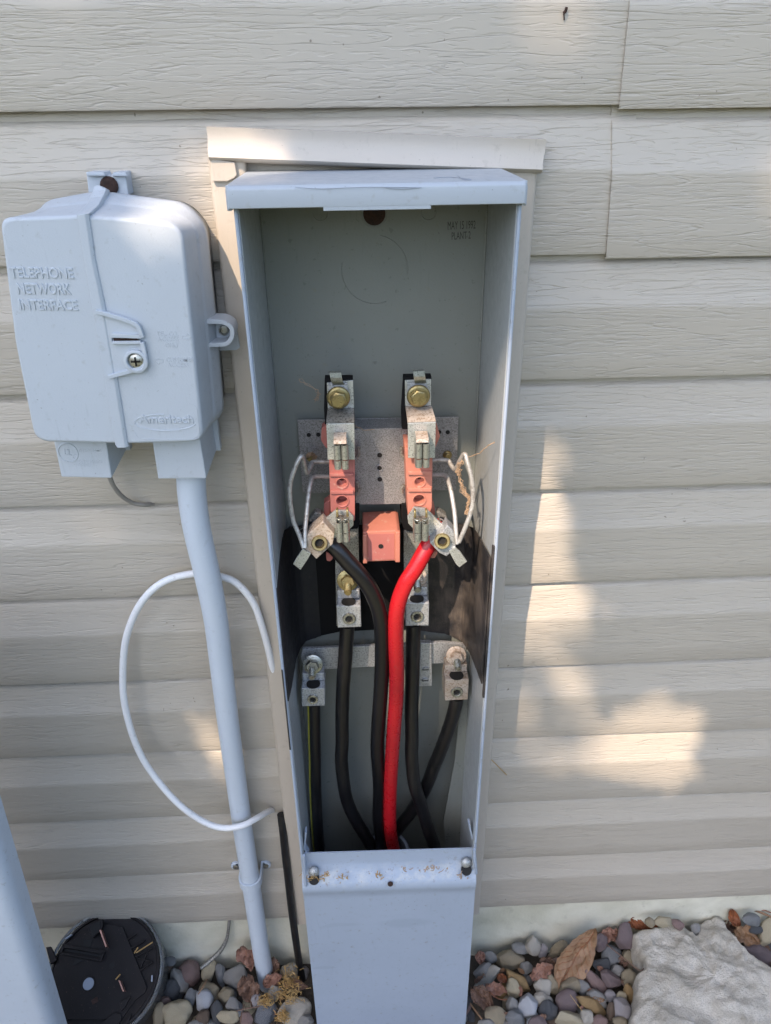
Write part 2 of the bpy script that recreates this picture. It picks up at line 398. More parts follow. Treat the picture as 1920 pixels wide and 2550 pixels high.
# inner faces: same enamel, slightly glossier; hood shade put into the back's darker colour + rolled front edges
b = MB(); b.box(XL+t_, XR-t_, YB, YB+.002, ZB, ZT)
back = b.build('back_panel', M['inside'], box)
b = MB(); b.box(XL+t_, XL+t_+.0006, YF+.001, YB, ZB, ZT-.002); b.build('side_lining', M['lining'], box)
b = MB(); b.box(XR-t_-.0006, XR-t_, YF+.001, YB, ZB, ZT-.002); b.build('side_lining', M['lining'], box)
# thin rolled front edges seen as pale lines
for x in (XL+.0008, XR-.0008):
    b = MB(); b.tube([Vector((x, YF-.0004, .262)), Vector((x, YF-.0004, .975))], .0014, 8, 1); b.build('edge_roll', M['cover'], box)
# weld seams in back corners
for x in (XL+t_+.0015, XR-t_-.0015):
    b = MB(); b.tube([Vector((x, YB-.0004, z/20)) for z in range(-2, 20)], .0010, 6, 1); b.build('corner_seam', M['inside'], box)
# hood
b = MB()
hx0, hx1 = -.0945, .1107
def hood_ring(x, e):
    pr = [(-.004, .9852), (-.03, .9852), (-.085, .9850), (-.108, .9846), (-.1165, .9838), (-.1188, .9815), (-.1190, .9770), (-.1190, .9698), (-.1172, .9694), (-.1172, .9800), (-.105, .9828), (-.004, .9832)]
    return [Vector((x, y, z)) for y, z in pr]
def hood_end(x, sgn):
    pr = hood_ring(x, 0); return [Vector((x, p.y+(.0022 if p.y < -.115 else 0), p.z-.0015)) for p in pr]
b.loft([hood_end(hx0, 1), hood_ring(hx0+.002, 0), hood_ring(hx1-.002, 0), hood_end(hx1, 1)], True, True, True)
b.build('hood', M['grey'], box, .0006)
for xa, xb in ((hx0+.0003, hx0+.003), (hx1-.003, hx1-.0003)):
    b = MB(); b.box(xa, xb, -.1165, -.02, .968, .984); b.build('hood_return', M['grey'], box, .0006)
a0, a1 = P(805, 513, -.1172), P(1073, 509, -.1172)
b = MB(); b.box(a0.x, a1.x, -.1187, -.1174, a0.z-.0030, .9705); b.build('hood_lip', M['grey'], box, .0004)
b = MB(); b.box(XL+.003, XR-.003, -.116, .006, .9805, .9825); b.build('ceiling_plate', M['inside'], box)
# scratches and cobweb cracks on the hood
for pts in ([(735,466),(800,470),(905,466),(1050,467)], [(960,468),(1000,471),(1048,467)], [(1140,438),(1160,450),(1180,449)], [(1150,444),(1165,446),(1190,456)], [(1080,442),(1120,440),(1170,445)]):
    b = MB(); q = [P(x, y, -.1195 if y > 462 else -.09) for x, y in pts]
    if pts[0][1] < 462:
        q = [G(x, y, .9853) for x, y in pts]
        q = [Vector((p.x, max(-.112, min(-.02, p.y)), (.98535 if p.y > -.09 else .9850))) for p in q]
    b.tube(q, .00020, 5, 3); b.build('scratch', M['plug'], box)
# holes and knockouts on back plate
def ringmark(cx, cy, r, name, mt, y=YB, th=.0007, parent=box, a0=0, a1=360):
    c = P(cx, cy, y); b = MB(); k = max(8, int((a1-a0)/10))
    b.tube([c+Vector((r*math.cos(R(a0+(a1-a0)*i/k)), 0, r*math.sin(R(a0+(a1-a0)*i/k)))) for i in range(k+1)], th, 6, 1)
    return b.build(name, mt, parent)
c = P(932, 532, YB-.0006)
b = MB(); b.cyl(c, (0, -1, 0), .0094, .0007, 32); hl = b.build('bolt_hole', M['rust'], box)
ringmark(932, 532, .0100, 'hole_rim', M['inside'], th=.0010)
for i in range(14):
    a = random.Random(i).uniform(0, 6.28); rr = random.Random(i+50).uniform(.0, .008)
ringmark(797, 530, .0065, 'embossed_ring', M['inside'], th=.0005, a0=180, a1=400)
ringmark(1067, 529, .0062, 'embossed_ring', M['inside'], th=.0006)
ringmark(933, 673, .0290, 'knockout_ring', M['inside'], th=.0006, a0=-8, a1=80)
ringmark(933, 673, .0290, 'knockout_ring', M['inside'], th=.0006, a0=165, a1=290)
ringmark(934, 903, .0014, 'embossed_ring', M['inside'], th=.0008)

def text_obj(body, a, b_, h, depth, mt, parent, name, normal=Vector((0, -1, 0)), hscale=None, off=0):
    """text from world point a (baseline left) to b_ (baseline right), cap height h"""
    cu = bpy.data.curves.new(name, 'FONT'); cu.body = body; cu.extrude = .02 if depth < .0003 else .045; cu.bevel_depth = 0 if depth < .0003 else (.022 if h > .005 else .010); cu.bevel_resolution = 1; cu.resolution_u = 3
    if off: cu.offset = off
    to = bpy.data.objects.new('tmp', cu); COL.objects.link(to)
    dg = bpy.context.evaluated_depsgraph_get(); dg.update()
    me = bpy.data.meshes.new_from_object(to.evaluated_get(dg)); bpy.data.objects.remove(to)
    xs_ = [v.co.x for v in me.vertices]; ys_ = [v.co.y for v in me.vertices]
    x0, x1 = min(xs_), max(xs_); y0, y1 = 0, max(ys_)
    if hscale: y1 *= hscale
    dx = (b_-a); X = dx.normalized(); n = normal.normalized(); U = n.cross(X).normalized()
    if U.z < 0: U = -U
    root = parent
    while root.parent: root = root.parent
    o0 = ORG[root.name]
    for v in me.vertices:
        u = (v.co.x-x0)/(x1-x0)*dx.length; w_ = v.co.y/y1*h; d = v.co.z*h/y1*(depth/.0007)
        v.co = a+X*u+U*w_+n*d-o0
    me.name = name; me.materials.clear(); me.materials.append(mt)
    o = bpy.data.objects.new(name, me); COL.objects.link(o); o.parent = parent; return o
text_obj('MAY 15 1992', P(1115, 572, YB-.0004), P(1184, 569, YB-.0004), .0065, .0002, M['ink'], box, 'date_stamp')
text_obj('PLANT 2', P(1125, 597, YB-.0004), P(1172, 594, YB-.0004), .0060, .0002, M['ink'], box, 'plant_stamp')

# fibre liner
fz = lambda px, py, y: P(px, py, y)
def bent_liner(sgn, xw, rows, xin):
    """sheet bent round the corner: rows of (x, y, z bottom, z top) from the front edge to the back panel"""
    b = MB(); fine = []
    for k in range(len(rows)-1):
        for q in range(5):
            t = q/5; fine.append([a*(1-t)+c_*t for a, c_ in zip(rows[k], rows[k+1])])
    fine.append(rows[-1]); A = []; B = []
    for n_, (x, y, zb, zt) in enumerate(fine):
        j1 = .0012*noise.noise(Vector((n_*.7, 3*sgn, 1))); A.append([Vector((x, y, zb+j1+(zt-zb)*q/6)) for q in range(7)])
    for n_, r_ in enumerate(A):
        t = Vector(fine[min(n_+1, len(fine)-1)][:2])-Vector(fine[max(n_-1, 0)][:2]); nn = Vector((-t.y, t.x)).normalized()*.0011
        B.append([Vector((p.x+nn.x, p.y+nn.y, p.z)) for p in r_])
    b.loft(A, False, False, True, closed=False); b.loft(B, False, False, True, closed=False)
    for e in (0, -1): b.add([r_[e] for r_ in A]+[r_[e] for r_ in B], [(k, k+1, len(A)+k+1, len(A)+k) for k in range(len(A)-1)])
    b.add(A[0]+B[0], [(k, k+1, 8+k, 7+k) for k in range(6)]); return b
bent_liner(1, 0, [(XR-.0046, -.1095, .531, .6775), (XR-.0040, -.075, .519, .668), (XR-.0040, -.040, .508, .660), (XR-.0052, -.018, .5015, .655), (XR-.0105, -.004, .5005, .651), (XR-.0200, .0025, .503, .649), (XR-.0300, .0045, .5055, .648), (.045, .0048, .512, .648)], 0).build('fibre_liner', M['fibre'], box)
bent_liner(-1, 0, [(XL+.0034, -.1095, .518, .652), (XL+.0032, -.075, .506, .661), (XL+.0032, -.040, .498, .6635), (XL+.0040, -.018, .4965, .659), (XL+.0080, -.004, .499, .655), (XL+.0140, .0025, .503, .652), (-.060, .0048, .507, .650)], 0).build('fibre_liner', M['fibre_scuffed'], box)
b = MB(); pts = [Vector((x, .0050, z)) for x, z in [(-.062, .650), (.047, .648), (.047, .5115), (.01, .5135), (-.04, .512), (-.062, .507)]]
b.prism(pts, (0, .0010, 0)); b.build('fibre_liner', M['fibre_black'], box)  # same liner sheet, shadow of jaws and cables put into its blacker colour
# left outer strip of liner poking past the front edge
b = MB(); b.box(XL-.0004, XL+.001, -.1125, -.109, .455, .56); b.build('fibre_liner', M['fibre'], box)
b = MB(); b.box(XR-.004, XR-.0022, -.1120, -.108, .515, .69); b.build('fibre_liner', M['fibre'], box)

# mounting plates
def plate(name, pts, th, mt, parent, bev=.0003, y=None):
    b = MB(); b.prism(pts, (0, th, 0)); return b.build(name, mt, parent, bev)
Z4 = (680, 900, 2.777)
brk = plate('mounting_bracket', Q(*Z4, [(168,405),(1283,383),(1265,890),(205,912)], -.0005), .0015, M['galv2'], box)
def hole(cx, cy, y, r, parent, name='hole', mt=None, ax=(0,-1,0)):
    b = MB(); b.cyl(P(cx, cy, y), ax, r, .0004, 20); return b.build(name, mt or M['dark'], parent)
def z4(a, b_): return (680+a/2.777, 900+b_/2.777)
for a, b_ in ((247,508),(313,506),(1208,489),(1148,489),(330,800)): hole(*z4(a, b_), -.0008, .0021, brk)
ringmark(*z4(1195,720), .0062, 'knockout_ring', M['galv2'], y=-.0008, th=.0005, parent=brk)
ringmark(*z4(270,745), .0062, 'knockout_ring', M['galv2'], y=-.0008, th=.0005, parent=brk)
cp = plate('centre_plate', Q(*Z4, [(560,470),(930,460),(915,985),(570,990)], -.028), .0018, M['galv2'], box)
b = MB(); q = Q(*Z4, [(560,470),(930,460),(915,985),(570,990)], -.0262); b.box(q[0].x, q[1].x, -.0262, -.002, q[3].z, q[3].z+.0015); b.box(q[0].x, q[1].x, -.0262, -.002, q[0].z-.0015, q[0].z); b.build('plate_flange', M['galv2'], cp)
for a, b_ in ((737,648),(738,735),(738,815)): hole(*z4(a, b_), -.0283, .0023, cp)
ringmark(*z4(735,738), .0030, 'hole_rim', M['galv2'], y=-.0285, th=.0007, parent=cp)
def hexbolt(cx, cy, y, rw, rh, parent, mt, ax=(0, -1, 0), hh=.0055, flange=.0018, name='hex_bolt'):
    c = P(cx, cy, y); b = MB()
    b.lathe(c, ax, [(rw, 0), (rw, flange*.5), (rw*.93, flange), (rh*1.15, flange*1.3)], 36)
    b.lathe(c+Vector(ax).normalized()*flange*1.2, ax, [(rh*1.1, 0), (rh*1.1, hh*.85), (rh*.92, hh)], 6, False)
    b.lathe(c+Vector(ax).normalized()*(flange*1.2+hh*.95), ax, [(rh*.85, 0), (rh*.80, .0006), (rh*.60, .0007)], 28)
    return b.build(name, mt, parent)
for a, b_ in ((262,662),(1205,645)): hexbolt(*z4(a, b_), -.0008, .0045, .0030, box, M['brass'], hh=.003, name='bracket_screw')

def socket(c, ax, r, parent, mt, name='set_screw', h=.004):
    ax = Vector(ax).normalized(); b = MB()
    b.lathe(c, ax, [(r, 0), (r, h*.75), (r*.9, h), (r*.62, h), (r*.56, h*.85)], 32, True, False)
    s_ = b.build(name, mt, parent)
    b = MB(); b.lathe(c+ax*h*.35, ax, [(r*.52, 0), (r*.52, .0002)], 6, False)
    b.build('hex_recess', M['dark'], s_)
    b = MB()
    u = ax.orthogonal().normalized(); w_ = ax.cross(u)
    b.loft([[c+ax*hh_+(u*math.cos(k*math.pi/3)+w_*math.sin(k*math.pi/3))*rr_ for k in range(6)] for rr_, hh_ in ((r*.50, h*.36), (r*.58, h*.99))], False, False, False)
    b.build('hex_wall', mt, s_)
    return s_

# --- the two jaw poles
def pole(side):
    L_ = side < 0
    tm = box
    ox, oy, s_ = Z4
    # top: black backer, strap, washer, bolt, clip
    if L_:
        backer = [(357,118),(552,118),(560,330),(567,470),(360,470),(352,330)]
        strap_top = [(372,150),(553,132),(560,322),(378,322)]
        slope0 = [(378,322),(560,322)]; slope1 = [(368,432),(562,428)]; faceb = [(378,680),(566,680)]
        wash = [(380,155),(512,152),(524,300),(392,308)]; bolt = (452, 250); clip = (425, 85)
        block = [(386,640),(566,640),(566,1095),(395,1035)]
    else:
        backer = [(903,110),(1096,106),(1096,330),(1100,470),(892,470),(888,360)]
        strap_top = [(912,132),(1094,125),(1094,306),(914,310)]
        slope0 = [(916,310),(1096,308)]; slope1 = [(932,428),(1126,420)]; faceb = [(934,668),(1120,668)]
        wash = [(928,150),(1066,150),(1072,300),(935,300)]; bolt = (1005, 238); clip = (1003, 75)
        block = [(905,620),(1104,620),(1098,1010),(945,1090)]
    bb = plate('insulating_backer', Q(*Z4, backer, -.0405), .010, M['fibre_black'], box)
    st = MB(); st.prism(Q(*Z4, strap_top, -.0435), (0, .0025, 0))
    a = [P(ox+p[0]/s_, oy+p[1]/s_, -.0435) for p in slope0]; c = [P(ox+p[0]/s_, oy+p[1]/s_, -.068) for p in slope1]; d = [P(ox+p[0]/s_, oy+p[1]/s_, -.068) for p in faceb]
    up = MB()
    top = st.build('line_strap', M['strap'], box, .0003)
    up.loft([[a[0], a[1], a[1]+Vector((0, .0025, -.002)), a[0]+Vector((0, .0025, -.002))], [a[0]*.3+c[0]*.7+Vector((0, 0, .0014)), a[1]*.3+c[1]*.7+Vector((0, 0, .0014)), a[1]*.3+c[1]*.7+Vector((0, .0025, -.0015)), a[0]*.3+c[0]*.7+Vector((0, .0025, -.0015))], [c[0]+Vector((0, .0006, .0006)), c[1]+Vector((0, .0006, .0006)), c[1]+Vector((0, .003, -.002)), c[0]+Vector((0, .003, -.002))]], True, True, False)
    up.build('strap_bend', M['strap_dirty'] if L_ else M['alum_rusty'], top)
    b = MB(); b.prism([c[0], c[1], d[1], d[0]], (0, .0025, 0)); b.build('strap_face', M['strap'], top, .0004)
    plate('square_washer', Q(*Z4, wash, -.0465), .002, M['alum'], top, .0004)
    cx, cy = z4(*bolt); hexbolt(cx, cy, -.0485, .0102, .0068, top, M['brass'], hh=.0065)
    # spring clip above the bolt
    cx, cy = z4(*clip); b = MB(); w2 = .0049
    prof = [(-.0535, .0018), (-.0555, .0008), (-.0560, -.0035), (-.0540, -.0075), (-.0500, -.0105), (-.0470, -.013)]
    c0 = P(cx, cy, -.0555)
    b.loft([[Vector((c0.x-w2+(.0006*i), y, c0.z+z)) , Vector((c0.x+w2+(.0006*i), y, c0.z+z)), Vector((c0.x+w2+(.0006*i), y+.0012, c0.z+z-.0004)), Vector((c0.x-w2+(.0006*i), y+.0012, c0.z+z-.0004))] for i, (y, z) in enumerate(prof)], True, True, False)
    b.build('spring_clip', M['jaw'], top)
    # pink block with holes and ribs
    def Qs(pts, y): return Q(*Z4, pts, y)
    if L_:
        x0t, x1t, x0b, x1b = 387, 566, 398, 562
        ribs = [(792, 16, 390, 556), (912, 16, 395, 556)]; holes = [((476,842), 41, .006, 16), ((477,965), 45, .012, 44)]
        blk = [(386,640),(566,640),(566,1100),(520,1120),(398,1040)]
        wings = [[(335,465),(385,420),(385,605),(365,600),(330,545)], [(352,985),(395,955),(395,1060),(372,1110),(350,1050)]]
    else:
        ribs = [(780, 18, 932, 1100), (896, 18, 932, 1096)]; holes = [((1014,833), 40, .006, 16), ((1010,958), 45, .012, 44)]
        blk = [(912,600),(1104,600),(1098,1010),(1070,1090),(935,1090)]
        wings = [[(1120,430),(1140,460),(1155,520),(1122,600),(1105,600),(1105,430)], [(1095,940),(1118,1010),(1122,1060),(1090,1080)]]
    b = MB(); fr = roundpoly(Qs(blk, -.060), .001, 2)
    # front face with two bored sockets: build face by ring lofts
    b.prism(fr, (0, .040, 0)); pk = b.build('insulator_block', M['pink'] if L_ else M['orange'], box, .0005)
    # wings either side
    for wg in wings: plate('insulator_wing', Qs(wg, -.042), .012, M['pink'] if L_ else M['orange'], pk, .0008)
    # bevelled inner flank of block (towards the outside of camera centre)
    for (zc, hh, xa, xb) in ribs:
        b = MB(); q = Qs([(xa, zc-hh), (xb, zc-hh), (xb, zc+hh*.4), (xa, zc+hh*.4)], -.0625)
        b.prism(q, (0, .004, 0)); b.build('insulator_rib', M['pink'] if L_ else M['orange'], pk, .0007)
    for ((hx, hy), hr, dep, ir) in holes:
        c_ = P(ox+hx/s_, oy+hy/s_, -.0604); r_ = hr/s_*.66/1843.6*.985
        b = MB(); b.lathe(c_+Vector((0, .0003, 0)), (0, -1, 0), [(r_*1.16, 0), (r_*1.12, .0008), (r_*.98, .0009), (r_*.92, .0004), (r_*.88, .0001)], 36, True, False)
        b.build('socket_rim', M['pink'] if L_ else M['orange'], pk)
        CUT.append((pk, c_, r_*.90, dep, r_*.36 if hr < 43 else 0))
    return pk
CUT = []
pkL = pole(-1); pkR = pole(1)
# bore the sockets with booleans applied through the depsgraph
for pk, c_, r_, dep, ir in CUT:
    o0 = ORG[box.name]; b = MB(); b.cyl(c_+Vector((0, -.004, 0)), (0, 1, 0), r_, .004+dep, 36, r2=r_*.9, smooth=False)
    if ir: b2 = MB(); b2.cyl(c_+Vector((0, dep-.002, .0012)), (0, 1, 0), ir, .012, 20, smooth=False)
    for bb in ([b, b2] if ir else [b]):
        cut = bb.build('cutter', M['dark'], box)
        md = pk.modifiers.new('b', 'BOOLEAN'); md.operation = 'DIFFERENCE'; md.solver = 'EXACT'; md.object = cut
        dg = bpy.context.evaluated_depsgraph_get(); dg.update()
        me = bpy.data.meshes.new_from_object(pk.evaluated_get(dg)); pk.modifiers.clear(); pk.data = me
        me.materials.clear(); me.materials.append(M['pink'] if pk is pkL else M['orange'])
        bpy.data.objects.remove(cut)
# raised moulding letters along the block edges (illegible row in the photo)
# tines / clamps on the blocks: jaw made of two curled leaves
def jaw(cx0, cx1, ytop, ymid, ybot, y=-.070, cap=False, parent=box, spread=False):
    """cx0..cx1 in zoom-4 coordinates; two vertical rolled leaves with a cross slot"""
    ox, oy, s_ = Z4; A = P(ox+cx0/s_, oy+ytop/s_, y-.016); B = P(ox+cx1/s_, oy+ytop/s_, y-.016)
    w_ = (B.x-A.x)/2; r_ = w_*.47
    zt = A.z; zm = P(ox+cx0/s_, oy+ymid/s_, y-.016).z; zb = P(ox+cx0/s_, oy+ybot/s_, y-.016).z
    root = MB(); root.box(A.x+.001, B.x-.001, y-.004, y, zb+.004, zt); j = root.build('jaw_base', M['jaw'], parent)
    for k in (0, 1):
        cx = A.x+w_*(k+.5)
        for (za, zb_) in ((zt, zm+.0006), (zm-.0006, zb)):
            b = MB(); pts_o = []; pts_i = []
            # U-shaped leaf section: rolled front
            sec = []
            for i in range(13):
                t = math.pi*(i/12); sec.append((math.cos(t)*r_, -math.sin(t)*r_))
            so = [(r_, .013)]+sec+[(-r_, .013)]
            si = [(-r_*.76, .013)]+[(p[0]*.76, p[1]*.76) for p in sec[::-1]]+[(r_*.76, .013)]
            ring = so+si
            cyf = y-.016+r_
            b.loft([[Vector((cx+p[0]*(1 if z_ < zt-.0005 else .98), cyf+p[1], z_)) for p in ring] for z_ in (zb_, za)], True, True, False)
            b.build('jaw_leaf', M['jaw'], j)
    if cap:
        b = MB(); q0 = Vector((A.x-.0002, y-.0150, zt+.0030)); 
        b.loft([[Vector((x, yy, zz)) for x in (A.x+.0006, B.x-.0014)]+[Vector((x, yy+.0012, zz-.0006)) for x in (B.x-.0014, A.x+.0006)] for yy, zz in ((y, zt+.0060), (y-.010, zt+.0062), (y-.0150, zt+.0048), (y-.0160, zt+.0020))], True, True, False)
        b.build('jaw_cap', M['alum_rusty'], j, .0002)
    else:
        # S-shaped springs seen from above inside the leaves and two guide posts
        for sg in (-1, 1):
            b = MB(); cx = A.x+w_; zz = zt+.0008
            q = [Vector((cx+sg*r_*2.0, y-.004, zz)), Vector((cx+sg*r_*1.9, y-.0075, zz)), Vector((cx+sg*r_*1.0, y-.0100, zz)), Vector((cx+sg*r_*.35, y-.0085, zz)), Vector((cx+sg*r_*.25, y-.0125, zz)), Vector((cx+sg*r_*.9, y-.0145, zz))]
            b.tube(q, .0006, 6, 5); b.build('jaw_spring', M['jaw'], j)
            b = MB(); b.tube([Vector((cx+sg*r_*1.6, y+.002, zt+.006)), Vector((cx+sg*r_*1.6, y-.003, zt+.0065)), Vector((cx+sg*r_*1.6, y-.004, zt+.001))], .0011, 8, 4); b.build('guide_post', M['brass'], j)
    return j
jaw(415, 520, 588, 690, 752, -.070, True); jaw(985, 1088, 578, 680, 740, -.070, True)
jaw(432, 527, 1125, 1195, 1255, -.074); jaw(975, 1082, 1130, 1195, 1248, -.074)
# lower lug plates (diagonal)
plate('lug_plate', Q(*Z4, [(345,1105),(432,1030),(520,1035),(556,1075),(556,1135),(525,1165),(400,1240)], -.066), .003, M['strap'], box, .0004)
plate('lug_plate', Q(*Z4, [(930,1075),(975,1010),(1060,1020),(1190,1150),(1170,1185),(1060,1262),(990,1180),(935,1120)], -.066), .003, M['strap'], box, .0004)
def lug(pts, y, th, name='lug_body', mt='strap_dirty', bev=.001):
    return plate(name, Q(*Z4, pts, y), th, M[mt], box, bev)
l1 = lug([(240,1195),(345,1105),(425,1195),(412,1265),(300,1368),(262,1330),(215,1295)], -.0775, .016, mt='alum_rusty')
l2 = lug([(1110,1230),(1185,1165),(1205,1130),(1275,1200),(1262,1290),(1200,1350),(1150,1325),(1085,1258)], -.0775, .016, mt='alum')
# ears
e1 = plate('lug_ear', Q(*Z4, [(205,1298),(262,1328),(238,1372),(190,1442),(138,1402),(165,1355)], -.0795), .0022, M['strap'], l1, .0004)
e2 = plate('lug_ear', Q(*Z4, [(1215,1310),(1262,1288),(1295,1318),(1342,1385),(1288,1425),(1262,1398)], -.0795), .0022, M['strap'], l2, .0004)
# strap ends cropped behind the lugs, wire strands
for q in ([(300,1120),(350,1080),(330,1050),(290,1045),(255,1090),(230,1150),(245,1190)], [(1130,1045),(1150,1035),(1200,1070),(1215,1120),(1190,1150),(1150,1110)]):
    plate('clamp_back', Q(*Z4, q, -.052), .010, M['strap_dirty'], box, .001)
socket(P(*z4(320,1252), -.0775), (0.10, -1, .35), .0074, l1, M['brass'], h=.0055)
socket(P(*z4(1170,1238), -.0775), (-.10, -1, .35), .0074, l2, M['brass'], h=.0055)
rnd = random.Random(4)
for (x0, y0, x1, y1) in ((185,1165,300,1085), (1160,1070,1245,1125)):
    for k in range(7):
        t = k*4; a = P(*z4(x0+rnd.uniform(-8,8), y0+t+rnd.uniform(-4,6)), -.052); c = P(*z4(x1, y1+t), -.050)
        b = MB(); b.tube([a, a.lerp(c, .5)+Vector((0, -.002, .001)), c], .0010, 6, 4); b.build('wire_strand', M['alum'] if k % 2 else M['cleanblack'], box)
# bail wires
WR = .0021
def wirepath(pts, y):
    return [P(*z4(a, b_), yy) for (a, b_), yy in zip(pts, y)]
for pts, ys_ in ((
    [(385,695),(280,695),(262,720),(232,770),(212,700),(195,655),(150,740),(115,880),(135,1080),(185,1210),(212,1290)], [-.035,-.038,-.043,-.052,-.058,-.064,-.068,-.070,-.073,-.077,-.081]),
   ([(385,798),(285,798),(262,830),(245,920),(232,1050),(222,1170),(222,1290)], [-.035,-.040,-.048,-.058,-.066,-.074,-.081]),
   ([(1105,684),(1205,684),(1230,715),(1262,748),(1290,690),(1325,640),(1345,700),(1375,820),(1380,980),(1340,1120),(1285,1250)], [-.035,-.038,-.043,-.052,-.060,-.066,-.070,-.074,-.077,-.080,-.082]),
   ([(1105,786),(1190,788),(1215,840),(1235,920),(1255,1050),(1265,1180),(1272,1262)], [-.035,-.040,-.050,-.060,-.070,-.078,-.082])):
    b = MB(); b.tube(wirepath(pts, ys_), WR, 10, 5); b.build('bail_wire', M['wire'], box)
# small hooks beside the centre plate
for pts in ([(590,585),(592,640),(575,665)], [(575,830),(590,860),(592,900),(578,915)], [(888,590),(888,640),(908,668)], [(905,850),(890,880),(892,910)]):
    b = MB(); b.tube(wirepath(pts, [-.034]*len(pts)), .0016, 8, 4); b.build('wire_hook', M['strap_dirty'], box)
# centre orange terminal block below the plate
ob = MB(); ob.prism(Q(*Z4, [(622,1180),(860,1168),(880,1180),(878,1392),(848,1392),(840,1378),(656,1385),(650,1400),(622,1400)], -.052), (0, .040, 0)); cb = ob.build('centre_insulator', M['orange'], box, .0012)
plate('insulator_recess', Q(*Z4, [(655,1195),(838,1190),(840,1370),(658,1378)], -.0524), .0006, M['pink'], cb)
for q in ([(622,1200),(648,1200),(650,1398),(622,1398)], [(846,1180),(878,1180),(878,1390),(848,1390)]):
    plate('insulator_rail', Q(*Z4, q, -.0555), .004, M['orange'], cb, .0008)
hole(*z4(745,1278), -.0528, .0024, cb)
# orange feet of the blocks
plate('insulator_foot', Q(*Z4, [(1090,1290),(1140,1325),(1120,1362),(1090,1362),(1082,1340)], -.06), .012, M['orange'], box, .001)
plate('insulator_foot', Q(*Z4, [(365,1325),(410,1300),(412,1370),(395,1385),(370,1380)], -.058), .012, M['pink'], box, .001)
# black spacer blocks and straps beneath the poles
plate('black_spacer', Q(*Z4, [(540,990),(598,985),(598,1115),(585,1160),(480,1160)], -.030), .028, M['fibre_black'], box, .001)
plate('black_spacer', Q(*Z4, [(888,985),(930,985),(985,1180),(905,1165),(890,1120)], -.030), .028, M['fibre_black'], box, .001)
Z5 = (680, 1400, 2.777)
def z5(a, b_): return (680+a/2.777, 1400+b_/2.777)
plate('load_strap', Q(*Z4, [(535,1165),(590,1150),(595,1400),(605,1830),(440,1830),(430,1400),(440,1260)], -.024), .003, M['galv'], box)
plate('load_strap', Q(*Z4, [(903,1165),(1000,1195),(1070,1300),(1072,1400),(1078,1830),(915,1830),(905,1400)], -.024), .003, M['galv'], box)

# --- cable lugs: block with top opening, stud and nut, set screw in the front
def cable_lug(x0, x1, yt, ym, yb, yfront, rb, mt, mt2, depth=.026, bolt=None, tp=0):
    A = P(*z5(x0, ym), yfront); B = P(*z5(x1, ym), yfront); C_ = P(*z5(x0, yb), yfront)
    T = P(*z5(x0, yt), yfront+depth*.62)
    b = MB()
    b.prism([Vector((A.x+tp, yfront, A.z)), Vector((B.x+tp, yfront, B.z)), Vector((B.x, yfront, C_.z)), Vector((A.x, yfront, C_.z))], (0, depth, 0))
    bd = b.build('cable_lug', M[mt], box, .0012)
    # sloped upper deck
    b = MB(); b.box(A.x+.0008+tp, B.x-.0008+tp, yfront+depth*.45, yfront+depth, A.z, A.z+.010); b.build('lug_tongue', M[mt], bd, .001)
    cx = (A.x+B.x)/2+tp
    b = MB(); b.cyl((cx, yfront+depth*.24, A.z-.0003), (0, 0, 1), (B.x-A.x)*.30, .0006, 24); b.build('lug_opening', M['dark'], bd)
    zc = P(*z5((x0+x1)/2, yb*.42+ym*.58), yfront)
    socket(Vector(((A.x+B.x)/2, yfront+.0006, (A.z*.42+C_.z*.58))), (0, -1, .12), rb, bd, M['steel'], h=.0030)
    # stud with nut and washer behind, tilted up to the front
    ax = Vector((0, -1, .30)).normalized()
    c = Vector((cx, yfront+depth*.62, A.z+.0195))
    b = MB(); b.lathe(c, ax, [(.0110, 0), (.0110, .0014), (.0100, .0018)], 32); w1 = b.build('washer', M[mt2], bd)
    b = MB(); b.lathe(c+ax*.0018, ax, [(.0072, 0), (.0072, .006), (.0064, .0072)], 6, False); b.build('hex_nut', M[mt2], w1)
    b = MB(); pr = []
    for i in range(26): pr += [(.0039, .008+i*.0006), (.0034, .0083+i*.0006)]
    b.lathe(c, Vector((0, -1, -.10)), [(.0037, .004)]+pr[:38]+[(.0030, .0205)], 18); b.build('stud', M['brass' if mt2 == 'brass' else 'steel'], w1)
    return bd
cable_lug(438, 606, 190, 300, 455, -.050, .0067, 'alum', 'brass')
cable_lug(915, 1080, 190, 280, 443, -.050, .0067, 'alum', 'alum_rusty')
cable_lug(188, 350, 640, 872, 1000, -.046, .0060, 'alum', 'steel', tp=.0012)
cable_lug(1192, 1355, 620, 812, 958, -.050, .0067, 'alum_rusty', 'alum_rusty')
# neutral bar
plate('neutral_bar', Q(*Z5, [(205,600),(1180,555),(1335,570),(1340,640),(1180,700),(1090,702),(340,742),(215,745),(190,650)], -.012), .004, M['alum'], box, .0006)
plate('bar_bracket', Q(*Z5, [(1020,560),(1095,560),(1100,855),(1010,860)], -.018), .006, M['alum'], box, .0006)
for a, b_ in ((1055,745),(1052,820)):
    b = MB(); b.cyl(P(*z5(a, b_), -.0182), (0, -1, 0), .0042, .0018, 24); s_ = b.build('slotted_screw', M['alum'], box)
    b = MB(); c = P(*z5(a, b_), -.0202); b.box(c.x-.0036, c.x+.0036, c.y-.0001, c.y+.0002, c.z-.0005, c.z+.0005); b.build('screw_slot', M['dark'], s_)
# inner deflector plate at lower right
plate('inner_flange', [Vector((.100, -.02, .50)), Vector((.106, -.02, .50)), Vector((.106, -.02, .12)), Vector((.090, -.02, .14)), Vector((.083, -.02, .22)), Vector((.094, -.02, .33))], .001, M['inside'], box)
